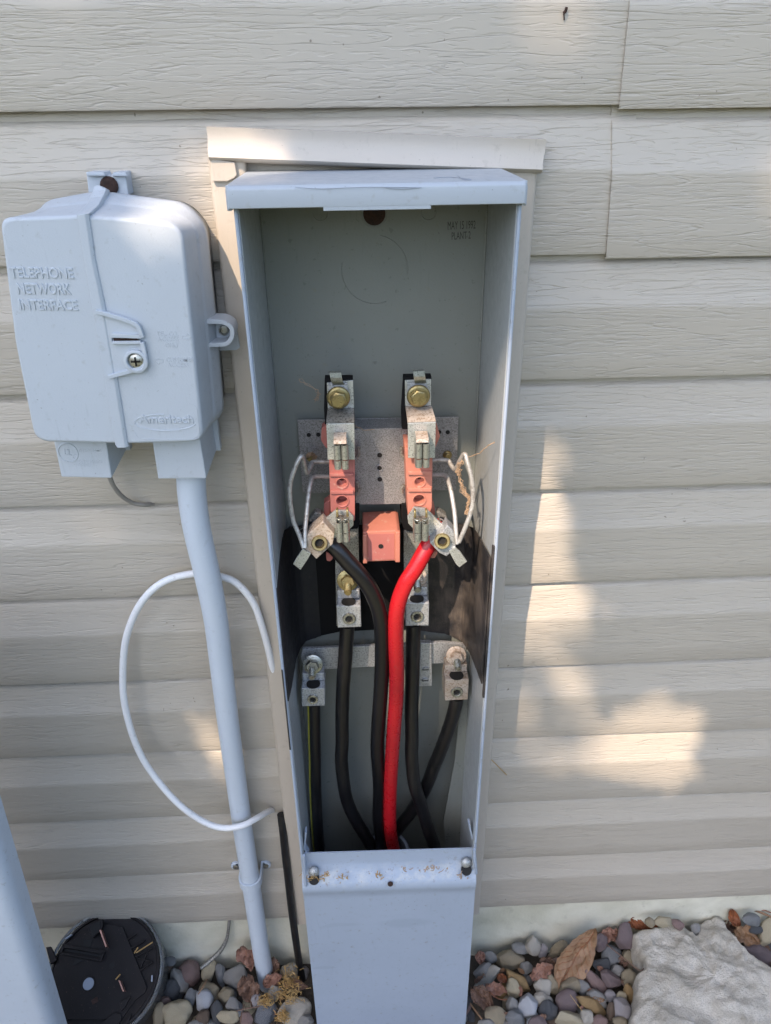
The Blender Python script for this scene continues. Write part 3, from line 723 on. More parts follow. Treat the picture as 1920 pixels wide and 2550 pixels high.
# conduit bushing at the bottom
c = P(965, 2105, -.02)
b = MB(); b.lathe(c+Vector((0, .0, -.03)), (0, -.35, 1), [(.0290, 0), (.0290, .028), (.0275, .031), (.0245, .031), (.0235, .028), (.0235, 0)], 40, True, False); b.build('conduit_bushing', M['plug'], box)
b = MB(); b.cyl(c+Vector((0, .0, -.030)), (0, -.35, 1), .0235, .001, 32); b.build('bushing_mouth', M['dark'], box)

# lower cover
cov = MB()
def cring(x):
    pr = [(-.1035, .2795), (-.1035, .262), (-.1045, .2575), (-.1100, .2500), (-.1165, .2445), (-.1195, .2385), (-.1185, .2290), (-.1165, .2240), (-.1160, .215), (-.1160, -.15), (-.1145, -.15), (-.1145, .215), (-.1150, .2260), (-.1175, .2380), (-.1155, .2430), (-.1095, .2485), (-.1025, .2565), (-.1020, .2795)]
    return [Vector((x, y, z)) for y, z in pr]
cx0, cx1 = XL-.0012, XR+.0016
def cr2(x, dz):
    return [Vector((p.x, p.y, p.z+dz)) for p in cring(x)]
cov.loft([cr2(cx0+(cx1-cx0)*i/8, -.0045*i/8+.002) for i in range(9)], True, True, True)
cvo = cov.build('lower_cover', M['cover'], box, label='dusty lower cover still in place')
for xa, xb in ((cx0-.0002, cx0+.0014), (cx1-.0014, cx1+.0002)):
    b = MB(); b.box(xa, xb, -.1150, -.060, -.15, .2330); b.build('cover_return', M['cover'], cvo, .0005)
for (px, py) in ((782, 2183), (1161, 2160)):
    c = P(px, py, -.1105 if px > 900 else -.1130); b = MB(); b.lathe(c+Vector((0, -.0008, -.0030)), (0, -1, 1), [(.0062, 0), (.0062, .0022)], 28); b.build('slot_hole', M['dark'], cvo)
    b = MB(); b.lathe(c+Vector((0, .0035, .0055)), (0, -1, .4), [(.0058, 0), (.0060, .003), (.004, .0055), (.002, .006)], 24); sx = b.build('cover_screw', M['galv'], cvo)
c = P(972, 2201, -.1196); b = MB(); b.lathe(c, (0, -1, .3), [(.0032, 0), (.0030, .0009), (.0018, .0010)], 20); b.build('rivet', M['rust'], cvo)
# side catches at the cover's top corners
for pts in ([(762,2070),(758,2110),(768,2125),(762,2150)], [(1168,2050),(1176,2085),(1182,2100),(1178,2135)]):
    b = MB(); q = [P(x, y, -.100) for x, y in pts]
    b.loft([[p+Vector((-.0009, -.002, 0)), p+Vector((.0009, -.002, 0)), p+Vector((.0009, .006, 0)), p+Vector((-.0009, .006, 0))] for p in q], True, True, False)
    b.build('side_catch', M['cover'], box)
for pts in ([(757,2130),(759,2180),(762,2205)], [(1181,2115),(1184,2150),(1186,2175)]):
    b = MB(); b.tube([P(x, y, -.1185) for x, y in pts], .0016, 8, 4); b.build('edge_hook', M['cover'], cvo)
# scuffs on the cover: dull wiped marks with a shape of their own
M['scuff'] = painted('wiped_dust', (.375, .425, .485), .5, .3, orange=.02)
def scuff(pts, parent, y=-.1164):
    b = MB(); b.prism(roundpoly([P(a, c, y) for a, c in pts], .02, 6), (0, .0002, 0)); b.build('scuff_mark', M['scuff'], parent)
def smudges():
    m_ = M['cover_face'] = painted('grey_enamel_smudged', (.335, .392, .475), .40, .45, orange=.06); n = N(m_)
    base = n.b.inputs['Base Color'].links[0].from_socket; out = None
    nz = n.new('ShaderNodeTexNoise'); nz.inputs['Scale'].default_value = 22; nz.inputs['Detail'].default_value = 3; n.link(n.coord(), nz.inputs[0])
    ad = n.new('ShaderNodeVectorMath', operation='MULTIPLY_ADD'); ad.inputs[1].default_value = (.030, .0, .022)
    n.link(nz.outputs['Color'], ad.inputs[0]); n.link(n.coord(), ad.inputs[2])
    for (px, py, sx, sz, amt) in ((1010, 2300, .036, .012, .5), (850, 2302, .030, .0045, .4), (800, 2410, .022, .004, .55), (900, 2230, .05, .004, .25), (1120, 2460, .018, .0012, .5), (960, 2520, .05, .02, .15)):
        q = P(px, py, -.116)-ORG[box.name]+Vector((.015, 0, .011))
        sb = n.new('ShaderNodeVectorMath', operation='SUBTRACT'); n.link(ad.outputs[0], sb.inputs[0]); sb.inputs[1].default_value = q
        sc_ = n.new('ShaderNodeVectorMath', operation='MULTIPLY'); n.link(sb.outputs[0], sc_.inputs[0]); sc_.inputs[1].default_value = (1/sx, 0, 1/sz)
        ln = n.new('ShaderNodeVectorMath', operation='LENGTH'); n.link(sc_.outputs[0], ln.inputs[0])
        f = n.math('MULTIPLY', n.ramp(ln.outputs['Value'], [(.55, 1), (1.0, 0)]), amt)
        base = n.mix(f, base, (.265, .315, .385))
    sx_ = n.new('ShaderNodeSeparateXYZ'); n.link(n.coord(), sx_.inputs[0])
    zl = P(970, 2190, -.118).z-ORG[box.name].z
    band = n.ramp(n.math('ABSOLUTE', n.math('SUBTRACT', sx_.outputs[2], zl)), [(.004, 1), (.011, 0)])
    g1 = n.noise(75, 6, .75, (1, 1, 1.6)); g2 = n.noise(230, 4, .8, off=(2, 2, 2))
    base = n.mix(n.math('MULTIPLY', n.math('MULTIPLY', band, n.ramp(g1, [(.46, 0), (.62, 1)])), .55), base, (.52, .52, .48))
    base = n.mix(n.math('MULTIPLY', n.math('MULTIPLY', band, n.ramp(g2, [(.58, 0), (.66, 1)])), .7), base, (.20, .15, .10))
    n.color(base)
smudges(); cvo.data.materials.clear(); cvo.data.materials.append(M['cover_face'])
# ------------------------------------------------------------------ power cables
def cable(name, pts, ys_, r, mt, label, cat='cable', group=None, sub=9):
    b = MB(); q = [P(a, c, y) for (a, c), y in zip(pts, ys_)]; b.tube(q, r, 20, sub)
    b.org = q[-1].copy(); o = b.build(name, M[mt]); tag(o, label, cat, group); return o
gcab = 'insulated cables inside the meter enclosure'
cable('power_cable', [z5(a, b_) for a, b_ in [(255,-250),(300,-190),(420,-110),(520,0),(620,110),(690,220),(740,360),(755,520),(755,700),(745,900),(730,1100),(722,1300)]]+[(945,1950),(944,2040),(950,2100),(952,2170)], [-.048,-.060,-.066,-.069,-.070,-.070,-.068,-.064,-.060,-.056,-.053,-.050,-.046,-.040,-.032,-.020], .0080, 'cleanblack', 'clean black cable curving from the left jaw lug down beside the red cable', group=gcab)
cable('power_cable', [z5(a, b_) for a, b_ in [(1165,-260),(1110,-180),(1040,-60),(985,40),(920,140),(872,260),(852,380),(850,560),(855,760),(850,960),(835,1160),(822,1350)]]+[(972,1960),(971,2040),(975,2090),(985,2130),(990,2170)], [-.046,-.060,-.068,-.072,-.074,-.074,-.073,-.070,-.067,-.064,-.061,-.058,-.054,-.047,-.042,-.034,-.024], .0079, 'red', 'bright red cable running down the middle of the open enclosure', group=gcab)
cable('power_cable', [z5(a, b_) for a, b_ in [(515,430),(512,470),(505,560),(498,680),(485,850),(478,1050),(478,1250)]]+[(851,1900),(862,1985),(885,2040),(915,2090),(935,2130),(945,2170)], [-.038,-.038,-.038,-.038,-.037,-.036,-.035,-.034,-.032,-.030,-.027,-.022,-.018], .0078, 'black', 'scuffed black cable under the left middle lug, bending in at the bottom', group=gcab)
cable('power_cable', [z5(a, b_) for a, b_ in [(968,420),(970,480),(966,600),(962,800),(958,1000),(960,1200)]]+[(1025,1880),(1032,1950),(1050,2010),(1072,2080),(1095,2140),(1105,2180)], [-.038,-.038,-.038,-.040,-.042,-.044,-.046,-.046,-.044,-.042,-.038,-.034], .0078, 'black', 'scuffed black cable under the right middle lug, slanting right at the bottom', group=gcab)
cable('power_cable', [z5(a, b_) for a, b_ in [(1272,930),(1262,990),(1235,1090),(1190,1220),(1140,1350)]]+[(1082,1905),(1058,1965),(1025,2020),(990,2065),(960,2110),(950,2160)], [-.038,-.038,-.036,-.033,-.030,-.028,-.026,-.024,-.022,-.020,-.016], .0078, 'black', 'black cable from the rusty far right lug, crossing behind to the bottom centre', group=gcab)
gc = empty('ground_cable', P(793, 2140, -.03), 'black ground cable with a yellow stripe at the far left inside the enclosure', 'cable', gcab)
q = [z5(a, b_) for a, b_ in [(282,970),(284,1050),(286,1200),(290,1340)]]+[(785,1950),(789,2050),(795,2120),(800,2180)]
b = MB(); pc = [P(a, c_, -.035) for a, c_ in q]; b.tube(pc, .0073, 18, 6); b.build('jacket', M['black'], gc)
b = MB(); b.tube([p+Vector((-.0060, -.0042, 0)) for p in pc], .0013, 6, 6); b.build('marker_stripe', M['stripe'], gc)

# ------------------------------------------------------------------ telephone network interface box
nid = empty('telephone_interface_box', (-.21, -.02, .78), 'light grey plastic telephone network interface box with embossed lettering on the siding', 'utility box')
Z1 = (0, 400, 2.603); Z2 = (0, 850, 2.603)
def z1(a, b_, y): return P(a/2.603, 400+b_/2.603, y)
def z2(a, b_, y): return P(a/2.603, 850+b_/2.603, y)
# outline rings, 12 control points each in the same order (clockwise from top left)
def ringpts(c, rad): return roundpoly(c, rad, 6)
YFN = -.086
front = [z1(-8,372,YFN), z1(250,362,YFN), z1(500,352,YFN), z1(700,362,YFN), z1(930,380,YFN), z1(1178,412,YFN), z2(1250,-60,YFN), z2(1322,655,YFN), z2(830,668,YFN), z2(225,655,YFN), z2(95,10,YFN)]
sh = [Vector((p.x, YFN+.010, p.z)) for p in front]
def off(pts, dx, dzt, y):
    cx = sum(p.x for p in pts)/len(pts); cz = sum(p.z for p in pts)/len(pts)
    return [Vector((p.x+(dx if p.x > cx else -dx), y, p.z+(dzt if p.z > cz else -.003))) for p in pts]
F0 = front
rr_ = [.006, .0, .0, .0, .0, .012, .0, .011, 0, .011, 0]
rr_ = [max(a, .0005) for a in rr_]
# back rim traced on the picture at its own depth
YR = -.034
rim = [z1(20,345,YR), z1(120,262,YR), z1(600,205,YR), z1(720,210,YR), z1(1205,275,YR), z1(1335,420,YR), z1(1395,1000,YR), z2(1455,520,YR), z2(830,600,YR), z2(190,600,YR), z2(110,10,YR)]
rim[0] = Vector((F0[0].x+.004, YR, rim[0].z)); rim[9] = Vector((F0[9].x+.004, YR, rim[7].z)); rim[10] = Vector((F0[10].x+.004, YR, F0[10].z)); rim[8] = Vector((rim[8].x, YR, rim[7].z)); rim[0].z = rim[1].z-.013; rim[1] = Vector((rim[0].x+.013, YR, rim[1].z))
def mixr(a, b_, t, y): return [Vector((p.x*(1-t)+q.x*t, y, p.z*(1-t)+q.z*t)) for p, q in zip(a, b_)]
def rr(pts, r1=.012): return roundpoly(pts, [.008, .006, .004, .002, .010, r1, .004, r1, .002, r1, .002], 7)
def inset(pts, d, y):
    cx = sum(p.x for p in pts)/len(pts); cz = sum(p.z for p in pts)/len(pts)
    return [Vector((p.x-(d if p.x > cx else -d), y, p.z-(d if p.z > cz else -d))) for p in pts]
b = MB()
rings = [rr(inset(F0, .0028, YFN)), rr(inset(F0, .0008, YFN+.0008)), rr(inset(F0, .0, YFN+.0030)), rr(mixr(F0, rim, .10, YFN+.010)), rr(mixr(F0, rim, .40, -.056), .015), rr(mixr(F0, rim, .46, -.0535), .016), rr(mixr(F0, rim, .56, -.0525), .016), rr(mixr(F0, rim, .62, -.050), .017), rr(mixr(F0, rim, .86, -.0415), .018), rr(inset(rim, .0010, -.0392), .018), rr(inset(rim, .0, -.0375), .018), rr(inset(rim, -.0002, -.030), .018), rr(inset(rim, .0025, -.0295), .018), rr(inset(rim, .0030, -.002), .018)]
b.loft(rings, True, True, True)
hs = b.build('housing', M['nid'], nid)
md = hs.modifiers.new('n', 'WEIGHTED_NORMAL')
# overlapping edge strip of the left door
def strip(pts, wl, y0, y1, name, mt=M['nid'], parent=nid, bev=.0006):
    b = MB(); n = len(pts)
    b.loft([[Vector((a.x, y1, a.z)), Vector((a.x+.0006, y0, a.z)), Vector((c.x-.0022, y0, c.z)), Vector((c.x, y0+.0018, c.z)), Vector((c.x, y1, c.z))] for a, c in pts], True, True, False)
    return b.build(name, mt, parent, bev)
YS = YFN-.0030
ds = [(z1(570,345,YS), z1(492,350,YS)), (z1(612,640,YS), z1(540,640,YS)), (z1(684,985,YS), z1(598,985,YS)), (z2(755,235,YS), z2(672,235,YS)), (z2(825,672,YS), z2(742,672,YS)), (z2(828,690,YS), z2(758,692,YS))]
ds = [(c, a) for a, c in ds]
edge = strip(ds, 0, YS, YFN+.002, 'door_edge')
# hook at the top running back to the mounting tab
b = MB(); hk = [(575,345,YS), (640,285,-.066), (668,230,-.052), (688,185,-.044), (645,160,-.040)]
lf = [(492,350,YS), (560,280,-.066), (578,240,-.052), (600,195,-.044), (612,160,-.040)]
b.loft([[z1(*p), z1(*q_), z1(*q_)+Vector((0, .010, -.002)), z1(*p)+Vector((0, .010, -.002))] for p, q_ in zip(lf, hk)], True, True, False)
b.build('door_hook', M['nid'], nid, .001)
# raised latch flap
YL = YFN-.0022
fl = [z1(618,978,YL), z1(690,990,YL), z1(862,1050,YL), z1(905,1090,YL), z1(912,1150,YL), z1(725,1150,YL), z1(725,1182,YL), z1(915,1182,YL), z2(930,60,YL), z2(940,130,YL), z2(925,160,YL), z2(900,180,YL), z2(700,238,YL), z2(655,60,YL)]
b = MB(); b.prism(fl, (0, .004, 0)); flap = b.build('latch_flap', M['nid'], nid, .0006)
YR2 = YFN-.0048
def rib(pts, wd, y0, parent, name='flap_rib', mt=None, dep=.004):
    b = MB(); q = [Vector((p.x, y0, p.z)) for p in pts]; rings = []
    for i, p in enumerate(q):
        t = (q[min(i+1, len(q)-1)]-q[max(i-1, 0)]).normalized(); nrm = Vector((t.z, 0, -t.x))
        rings.append([p+nrm*wd, p-nrm*wd, p-nrm*wd+Vector((0, dep, 0)), p+nrm*wd+Vector((0, dep, 0))])
    b.loft(rings, True, True, False); return b.build(name, mt or M['nid'], parent, .0005)
rib(spline([z1(618,982,YR2), z1(700,1002,YR2), z1(850,1050,YR2), z1(895,1085,YR2), z1(920,1150,YR2)], 1, 4)[0], .0016, YR2, flap)
rib([z1(725,1135,YR2), z1(915,1142,YR2)], .0016, YR2, flap)
rib([z1(725,1183,YR2), z1(912,1180,YR2)], .0012, YR2, flap)
rib(spline([z1(918,1180,YR2), z2(930,60,YR2), z2(942,125,YR2), z2(930,160,YR2), z2(880,185,YR2), z2(700,235,YR2)], 1, 4)[0], .0016, YR2, flap)
b = MB(); b.prism([z1(736,1152,YL-.0004), z1(880,1154,YL-.0004), z1(905,1165,YL-.0004), z1(850,1180,YL-.0004), z1(740,1182,YL-.0004)], (0, .001, 0)); b.build('rusty_staple', M['rust'], flap)
c = z2(885,125,YL)
b = MB(); b.lathe(c, (0, -1, 0), [(.0092, 0), (.0092, .003), (.0082, .0034), (.0070, .0034), (.0064, .0028), (.0062, 0.0004)], 36, True, False); b.build('screw_boss', M['nid'], flap)
b = MB(); b.lathe(c, (0, -1, .05), [(.0058, 0), (.0058, .0016), (.0045, .0024), (.001, .0027)], 28); sw = b.build('cross_head_screw', M['steel'], flap)
b = MB()
for dx, dz in ((.0036, .0007), (.0007, .0036)): b.box(c.x-dx, c.x+dx, c.y-.0032, c.y-.0024, c.z-dz, c.z+dz)
b.build('screw_slot', M['dark'], sw)
# top mounting tab
yt = -.018
b = MB(); b.prism([z1(558,75,yt), z1(672,75,yt), z1(684,98,yt), z1(728,98,yt), z1(735,75,yt), z1(812,75,yt), z1(832,225,yt), z1(575,225,yt)], (0, .020, 0)); tb = b.build('mounting_tab', M['nid'], nid, .0008)
for q in ([(556,74),(670,76),(682,100),(562,98)], [(733,76),(812,76),(826,102),(722,100)]):
    b = MB(); b.prism([z1(a, c_, -.0225) for a, c_ in q], (0, .008, 0)); b.build('tab_lip', M['nid'], tb, .0006)
c = z1(710,165,yt-.0005); b = MB(); b.lathe(c, (0, -1, .1), [(.0068, 0), (.0072, .0010), (.0060, .0024), (.003, .003), (.0012, .0022)], 20); b.build('rusted_screw', M['rust'], tb)
# right hand U lug
yl = -.052
outer = spline([z1(1305,1045,yl), z1(1400,1045,yl), z1(1455,1052,yl), z1(1495,1080,yl), z1(1505,1120,yl), z1(1495,1160,yl), z1(1465,1188,yl), z1(1410,1195,yl), z1(1315,1195,yl)], 1, 4)[0]
rib(outer, .0018, yl, nid, 'lug_rim', dep=.022)
b = MB(); b.prism([z1(1310,1050,-.036), z1(1455,1055,-.036), z1(1500,1120,-.036), z1(1460,1190,-.036), z1(1310,1195,-.036)], (0, .012, 0)); b.build('lug_floor', M['nid'], nid)
b = MB(); b.prism([z1(1480,1050,-.018), z1(1530,1070,-.018), z1(1555,1215,-.018), z1(1530,1230,-.018), z1(1420,1235,-.018), z1(1420,1100,-.018)], (0, .014, 0)); b.build('lug_foot', M['nid'], nid, .001)
c = z1(1452,1098,-.0362); b = MB(); b.lathe(c, (0, -1, 0), [(.0042, 0), (.0042, .0025), (.0030, .003), (.0024, .0016)], 20, True, True); b.build('security_screw', M['steel'], nid)
# cable entry skirts below
for pts, side in (([(355,665),(695,668),(725,888),(398,880)], [(695,668),(800,668),(822,835),(790,842),(725,888)]), ([(992,668),(1300,668),(1338,890),(1024,892)], [(1300,668),(1395,620),(1420,828),(1392,835),(1338,890)])):
    q = [z2(a, c_, -.066) for a, c_ in pts]; top = [Vector((p.x, p.y, p.z)) for p in q]
    b = MB(); dz = Vector((0, 0, .012)); q2 = [q[0]+dz, q[1]+dz, q[2], q[3]]
    bk = [Vector((p.x+(.004 if i in (1, 2) else 0), -.022, p.z+(.010 if i in (2, 3) else 0))) for i, p in enumerate(q2)]
    b.loft([q2, bk, [Vector((p.x, -.003, p.z)) for p in bk]], True, True, False)
    sk = b.build('entry_skirt', M['nid'], nid, .0012)
    b = MB(); p = bk[2]; b.box(p.x-.001, p.x+.0035, -.026, -.018, p.z-.001, p.z+.045); b.build('skirt_flange', M['nid'], sk, .0006)
# writing, embossed
def emb(body, ax_, ay, bx, by, h, f=z1, y=YFN, d=.0007, nm='embossed_text', off_=0.004): return text_obj(body, f(ax_, ay, y), f(bx, by, y), h, d, M['nid'], nid, nm, off=off_)
emb('TELEPHONE', 70, 757, 482, 763, .0076); emb('NETWORK', 120, 862, 466, 865, .0076); emb('INTERFACE', 132, 965, 510, 969, .0076)
emb('TEL. CO.', 1016, 1135, 1156, 1138, .0036); emb('ACCESS', 1022, 1172, 1160, 1172, .0036); emb('ONLY', 1074, 1210, 1160, 1210, .0036)
emb('CUSTOMER', 1080, 134, 1258, 132, .0036, z2); emb('ACCESS', 1086, 167, 1222, 167, .0036, z2)
def outline(pts, y, name, w=.0003, closed=True, parent=nid):
    q = [Vector((p.x, y, p.z)) for p in pts]
    if closed: q.append(q[0].copy())
    b = MB(); b.tube(q, w, 5, 1); return b.build(name, M['nid'], parent)
outline([z1(a, c_, YFN) for a, c_ in [(1182,1135),(1212,1135),(1212,1122),(1240,1142),(1214,1166),(1214,1154),(1182,1154)]], YFN, 'embossed_arrow')
outline([z2(a, c_, YFN) for a, c_ in [(1058,118),(1030,118),(1030,112),(1002,128),(1032,152),(1032,140),(1058,140)]], YFN, 'embossed_arrow')
emb('Ameritech', 905, 528, 1255, 530, .0072, z2, off_=0)
def ell(cx, cy, rx, ry, a0, a1, n=40): return [z2(cx+rx*math.cos(R(a0+(a1-a0)*i/n)), cy+ry*math.sin(R(a0+(a1-a0)*i/n)), YFN) for i in range(n+1)]
outline(ell(1070, 526, 198, 52, 10, 268), YFN, 'embossed_oval', .0006, False)
outline(roundpoly([z2(850,402,YFN), z2(1272,405,YFN), z2(1298,636,YFN), z2(880,632,YFN)], .006, 5)[6:], YFN, 'embossed_panel', .0003, False)
emb('LISTED  44M1', 500, 716, 655, 716, .0028, z2, -.066, .0005); emb('NETWORK INTERFACE', 420, 786, 662, 788, .0026, z2, -.066, .0005); emb('DEVICE', 505, 808, 590, 808, .0026, z2, -.066, .0005)
emb('PAT  NO  4945559', 1045, 778, 1284, 778, .0030, z2, -.066, .0005)
emb('UL', 418, 735, 464, 740, .0056, z2, -.066, .0006)
c = z2(441, 722, -.066); b = MB(); b.tube([c+Vector((.0082*math.cos(R(i*12)), 0, .0088*math.sin(R(i*12)))) for i in range(31)], .0006, 6, 1); b.build('embossed_ring', M['nid'], nid)
c = z2(489, 749, -.066); b = MB(); b.tube([c+Vector((.0021*math.cos(R(i*24)), 0, .0021*math.sin(R(i*24)))) for i in range(16)], .0003, 5, 1); b.build('embossed_ring', M['nid'], nid)

# ------------------------------------------------------------------ conduit, strap, cables on the wall
b = MB(); q = [P(475,1150,-.042), P(478,1230,-.042), P(491,1320,-.042), P(516,1430,-.040), P(537,1540,-.036), P(549,1640,-.033), P(567,1790,-.030), P(586,1930,-.027), P(604,2060,-.025), P(622,2180,-.024), P(640,2300,-.024), P(654,2390,-.024), P(668,2460,-.024)]
b.tube(q, [.0135, .0133, .0131, .0128, .0124]+[.0122]*8, 28, 8); b.org = q[-1].copy()
tag(b.build('pvc_conduit', M['conduit']), 'pale grey plastic conduit running from the telephone box down to the pebbles', 'conduit')
stp = empty('conduit_strap', P(622, 2165, 0), 'two-hole grey plastic strap clamping the conduit to the lower siding', 'pipe clamp')
ez_ = P(625, 2157, -.0045).z; A_, B_ = P(604,2060,-.025), P(640,2300,-.024)
c = A_.lerp(B_, (ez_-A_.z)/(B_.z-A_.z)); c.y = -.0242
b = MB(); ib = []; ob_ = []
for k in range(13):
    ib.append((.0126*math.cos(R(180+k*15)), .0126*math.sin(R(180+k*15)))); ob_.append((.0150*math.cos(R(180+k*15)), .0150*math.sin(R(180+k*15))))
prof2 = [(-.0150, .022)]+ob_+[(.0150, .022)]+[(.0126, .022)]+ib[::-1]+[(-.0126, .022)]
b.loft([[c+Vector((x, y, zz-y*.0)) for x, y in prof2] for zz in (-.0065, .0065)], True, True, False)
b.build('band', M['conduit'], stp)
for sx, cpx in ((-1, (587, 2158)), (1, (662, 2156))):
    e = P(*cpx, -.0045); xa = c.x+sx*.013
    b = MB(); b.box(min(xa, e.x), max(xa, e.x), -.0045, -.0008, e.z-.006, e.z+.006); b.cyl(Vector((e.x, -.0008, e.z)), (0, -1, 0), .0066, .0037, 28); er = b.build('ear', M['conduit'], stp, .0006)
    b = MB(); b.lathe(e+Vector((0, -.0002, 0)), (0, -1, 0), [(.0040, 0), (.0038, .0015), (.001, .0022)], 20); b.build('screw', M['steel'], er)

wc = [P(688,1712,-.006), P(676,1650,-.014), P(655,1568,-.020), P(630,1500,-.022), P(590,1453,-.020), P(555,1437,-.018), P(510,1428,-.018), P(470,1430,-.020), P(415,1445,-.022), P(370,1478,-.024), P(335,1530,-.025), P(312,1600,-.025), P(306,1680,-.026), P(310,1750,-.028), P(330,1830,-.030), P(362,1900,-.032), P(410,1965,-.038), P(460,2015,-.044), P(515,2050,-.046), P(560,2062,-.048), P(605,2055,-.047), P(640,2037,-.034), P(665,2022,-.014), P(680,2016,.004)]
b = MB(); b.tube(wc, .0038, 16, 7); b.org = wc[-1].copy(); tag(b.build('white_coax_cable', M['white_cable']), 'stiff white cable looping behind and in front of the grey conduit', 'cable')
q = [P(272,1185,-.030), P(283,1210,-.026), P(303,1235,-.018), P(330,1252,-.010), P(360,1257,-.006), P(382,1254,.002)]
b = MB(); M['dull_wire'] = painted('dull_grey_jacket', (.27, .25, .22), .5, .4, orange=.05)
b.tube(q, .0022, 12, 6); b.org = q[-1].copy(); tag(b.build('telephone_wire', M['dull_wire']), 'thin grey wire drooping from the left skirt of the telephone box into the siding lap', 'wire')
q = [P(700,2028,-.010), P(705,2070,-.014), P(711,2130,-.016), P(718,2190,-.017), P(727,2270,-.018), P(738,2350,-.02), P(749,2420,-.02), P(758,2455,-.02)]
b = MB(); b.tube(q, .0052, 14, 8); b.org = q[-1].copy(); tag(b.build('black_drop_cable', M['black']), 'straight black cable beside the left casing dropping from the siding to the pebbles', 'cable')
q = [P(572,2285,.004), P(568,2320,-.003), P(562,2345,-.008), P(545,2372,-.014), P(520,2395,-.022), P(500,2412,-.03)]
b = MB(); b.tube(q, [.0022,.0022,.0028,.0034,.0030,.0026], 10, 6); b.org = q[-1].copy(); tag(b.build('thin_foundation_wire', M['strap_dirty']), 'thin dull wire bending down the foundation into the pebbles', 'wire')

# ------------------------------------------------------------------ leaning panel at lower left
pn = empty('removed_cover_panel', (-.45, -.2, -.10), 'long grey metal cover panel standing at the bottom left edge beside the meter', 'metal panel')
a = P(0, 1977, -.20); c = P(168, 2550, -.20)
ex = lambda z: a.x-.018+(z-a.z)*(c.x-a.x)/(c.z-a.z)
b = MB(); rings = []
for z in (-.10, .1, .3, .5, .66):
    e = ex(z); ring = [Vector((e-.26, -.2, z))]
    for k in range(9):
        t = k/8*math.pi/2; ring.append(Vector((e-.014+.014*math.sin(t), -.186-.014*math.cos(t), z)))
    ring += [Vector((e, -.172, z)), Vector((e-.0015, -.172, z))]
    for k in range(9):
        t = (8-k)/8*math.pi/2; ring.append(Vector((e-.014+.0125*math.sin(t), -.186-.0125*math.cos(t), z)))
    ring.append(Vector((e-.26, -.1985, z)))
    rings.append(ring)
M['panel'] = painted('grey_enamel_pale', (.45, .51, .585), .4, .4, orange=.06)
b.loft(rings, True, True, True); b.build('face', M['panel'], pn)
b = MB(); e = ex(.3); b.box(ex(.66)-.26, ex(.66)-.003, -.1985, -.172, .655, .6575); b.build('end_flange', M['cover'], pn)

# ------------------------------------------------------------------ electricity meter lying glass-down
mc = G(260, 2422, -.004); 
ax = Vector((.05, -.42, .90)).normalized()
MR = .0755
mt_ = empty('electric_meter', mc-ax*.09, 'round black electricity meter lying face down with its clear cover on the pebbles', 'meter')
U0 = Vector((1, 0, 0)); U0 = (U0-ax*U0.dot(ax)).normalized(); V0 = ax.cross(U0)
if V0.z < 0 and V0.y < 0: V0 = -V0
def mp(u, v, h=0): return mc+U0*u*MR+V0*v*MR+ax*h
b = MB(); b.lathe(mc, ax, [(MR*.2, -.095), (MR*.86, -.092), (MR*.95, -.08), (MR*.97, -.02), (MR*1.03, -.010), (MR*1.04, -.001), (MR*1.015, .0015), (MR*.985, .0), (MR*.975, -.008), (MR*.93, -.02), (MR*.91, -.079), (MR*.80, -.088), (MR*.2, -.090)], 72, True, True); b.build('clear_cover', M['glass'], mt_)
b = MB(); b.lathe(mc, ax, [(MR*.80, -.07), (MR*.90, -.012), (MR*.965, -.006), (MR*.965, -.001), (MR*.93, -.0003), (MR*.915, -.0035), (.0005, -.0035)], 72, True, True); base = b.build('base_plate', M['meter'], mt_)
def mpoly(pts, h, th, name, mt=M['meter'], parent=base, bev=.0005):
    b = MB(); q = [mp(u, v, h) for u, v in pts]; n = len(q)
    b.prism(q, -ax*th); return b.build(name, mt, parent, bev)
# pixel (zoom5b origin 110,2270 scale 5.206) -> disc coords
def md(a, b_):
    px, py = 110+a/5.206, 2270+b_/5.206; d = CF+CR*((px-960)/FPX)-CU*((py-1275)/FPX)
    t = (mc-CAM).dot(ax)/d.dot(ax); q = CAM+d*t-mc; return (q.dot(U0)/MR, q.dot(V0)/MR)
def mrect(pts, h, th, name, mt=M['meter'], bev=.0004): return mpoly([md(*p) for p in pts], h, th, name, mt, bev=bev)
mrect([(1010,240),(1120,420),(1240,720),(1320,960),(1450,760),(1430,560),(1370,420),(1200,270)], -.0085, .001, 'rib_bay', M['dark'])
mrect([(820,160),(1020,200),(1330,980),(1310,1050),(1180,1150),(1000,1400),(140,1400),(120,760),(240,440),(560,240)], .0005, .004, 'raised_deck')
for q in ([(1080,350),(1190,280),(1200,292),(1090,365)], [(1120,470),(1300,370),(1308,382),(1130,485)], [(1180,580),(1400,470),(1405,482),(1190,595)], [(1230,760),(1400,650),(1408,662),(1240,775)], [(1185,590),(1400,640),(1400,652),(1190,605)], [(1240,730),(1345,490),(1358,494),(1255,735)]):
    mrect(q, .0005, .006, 'stiffening_rib')
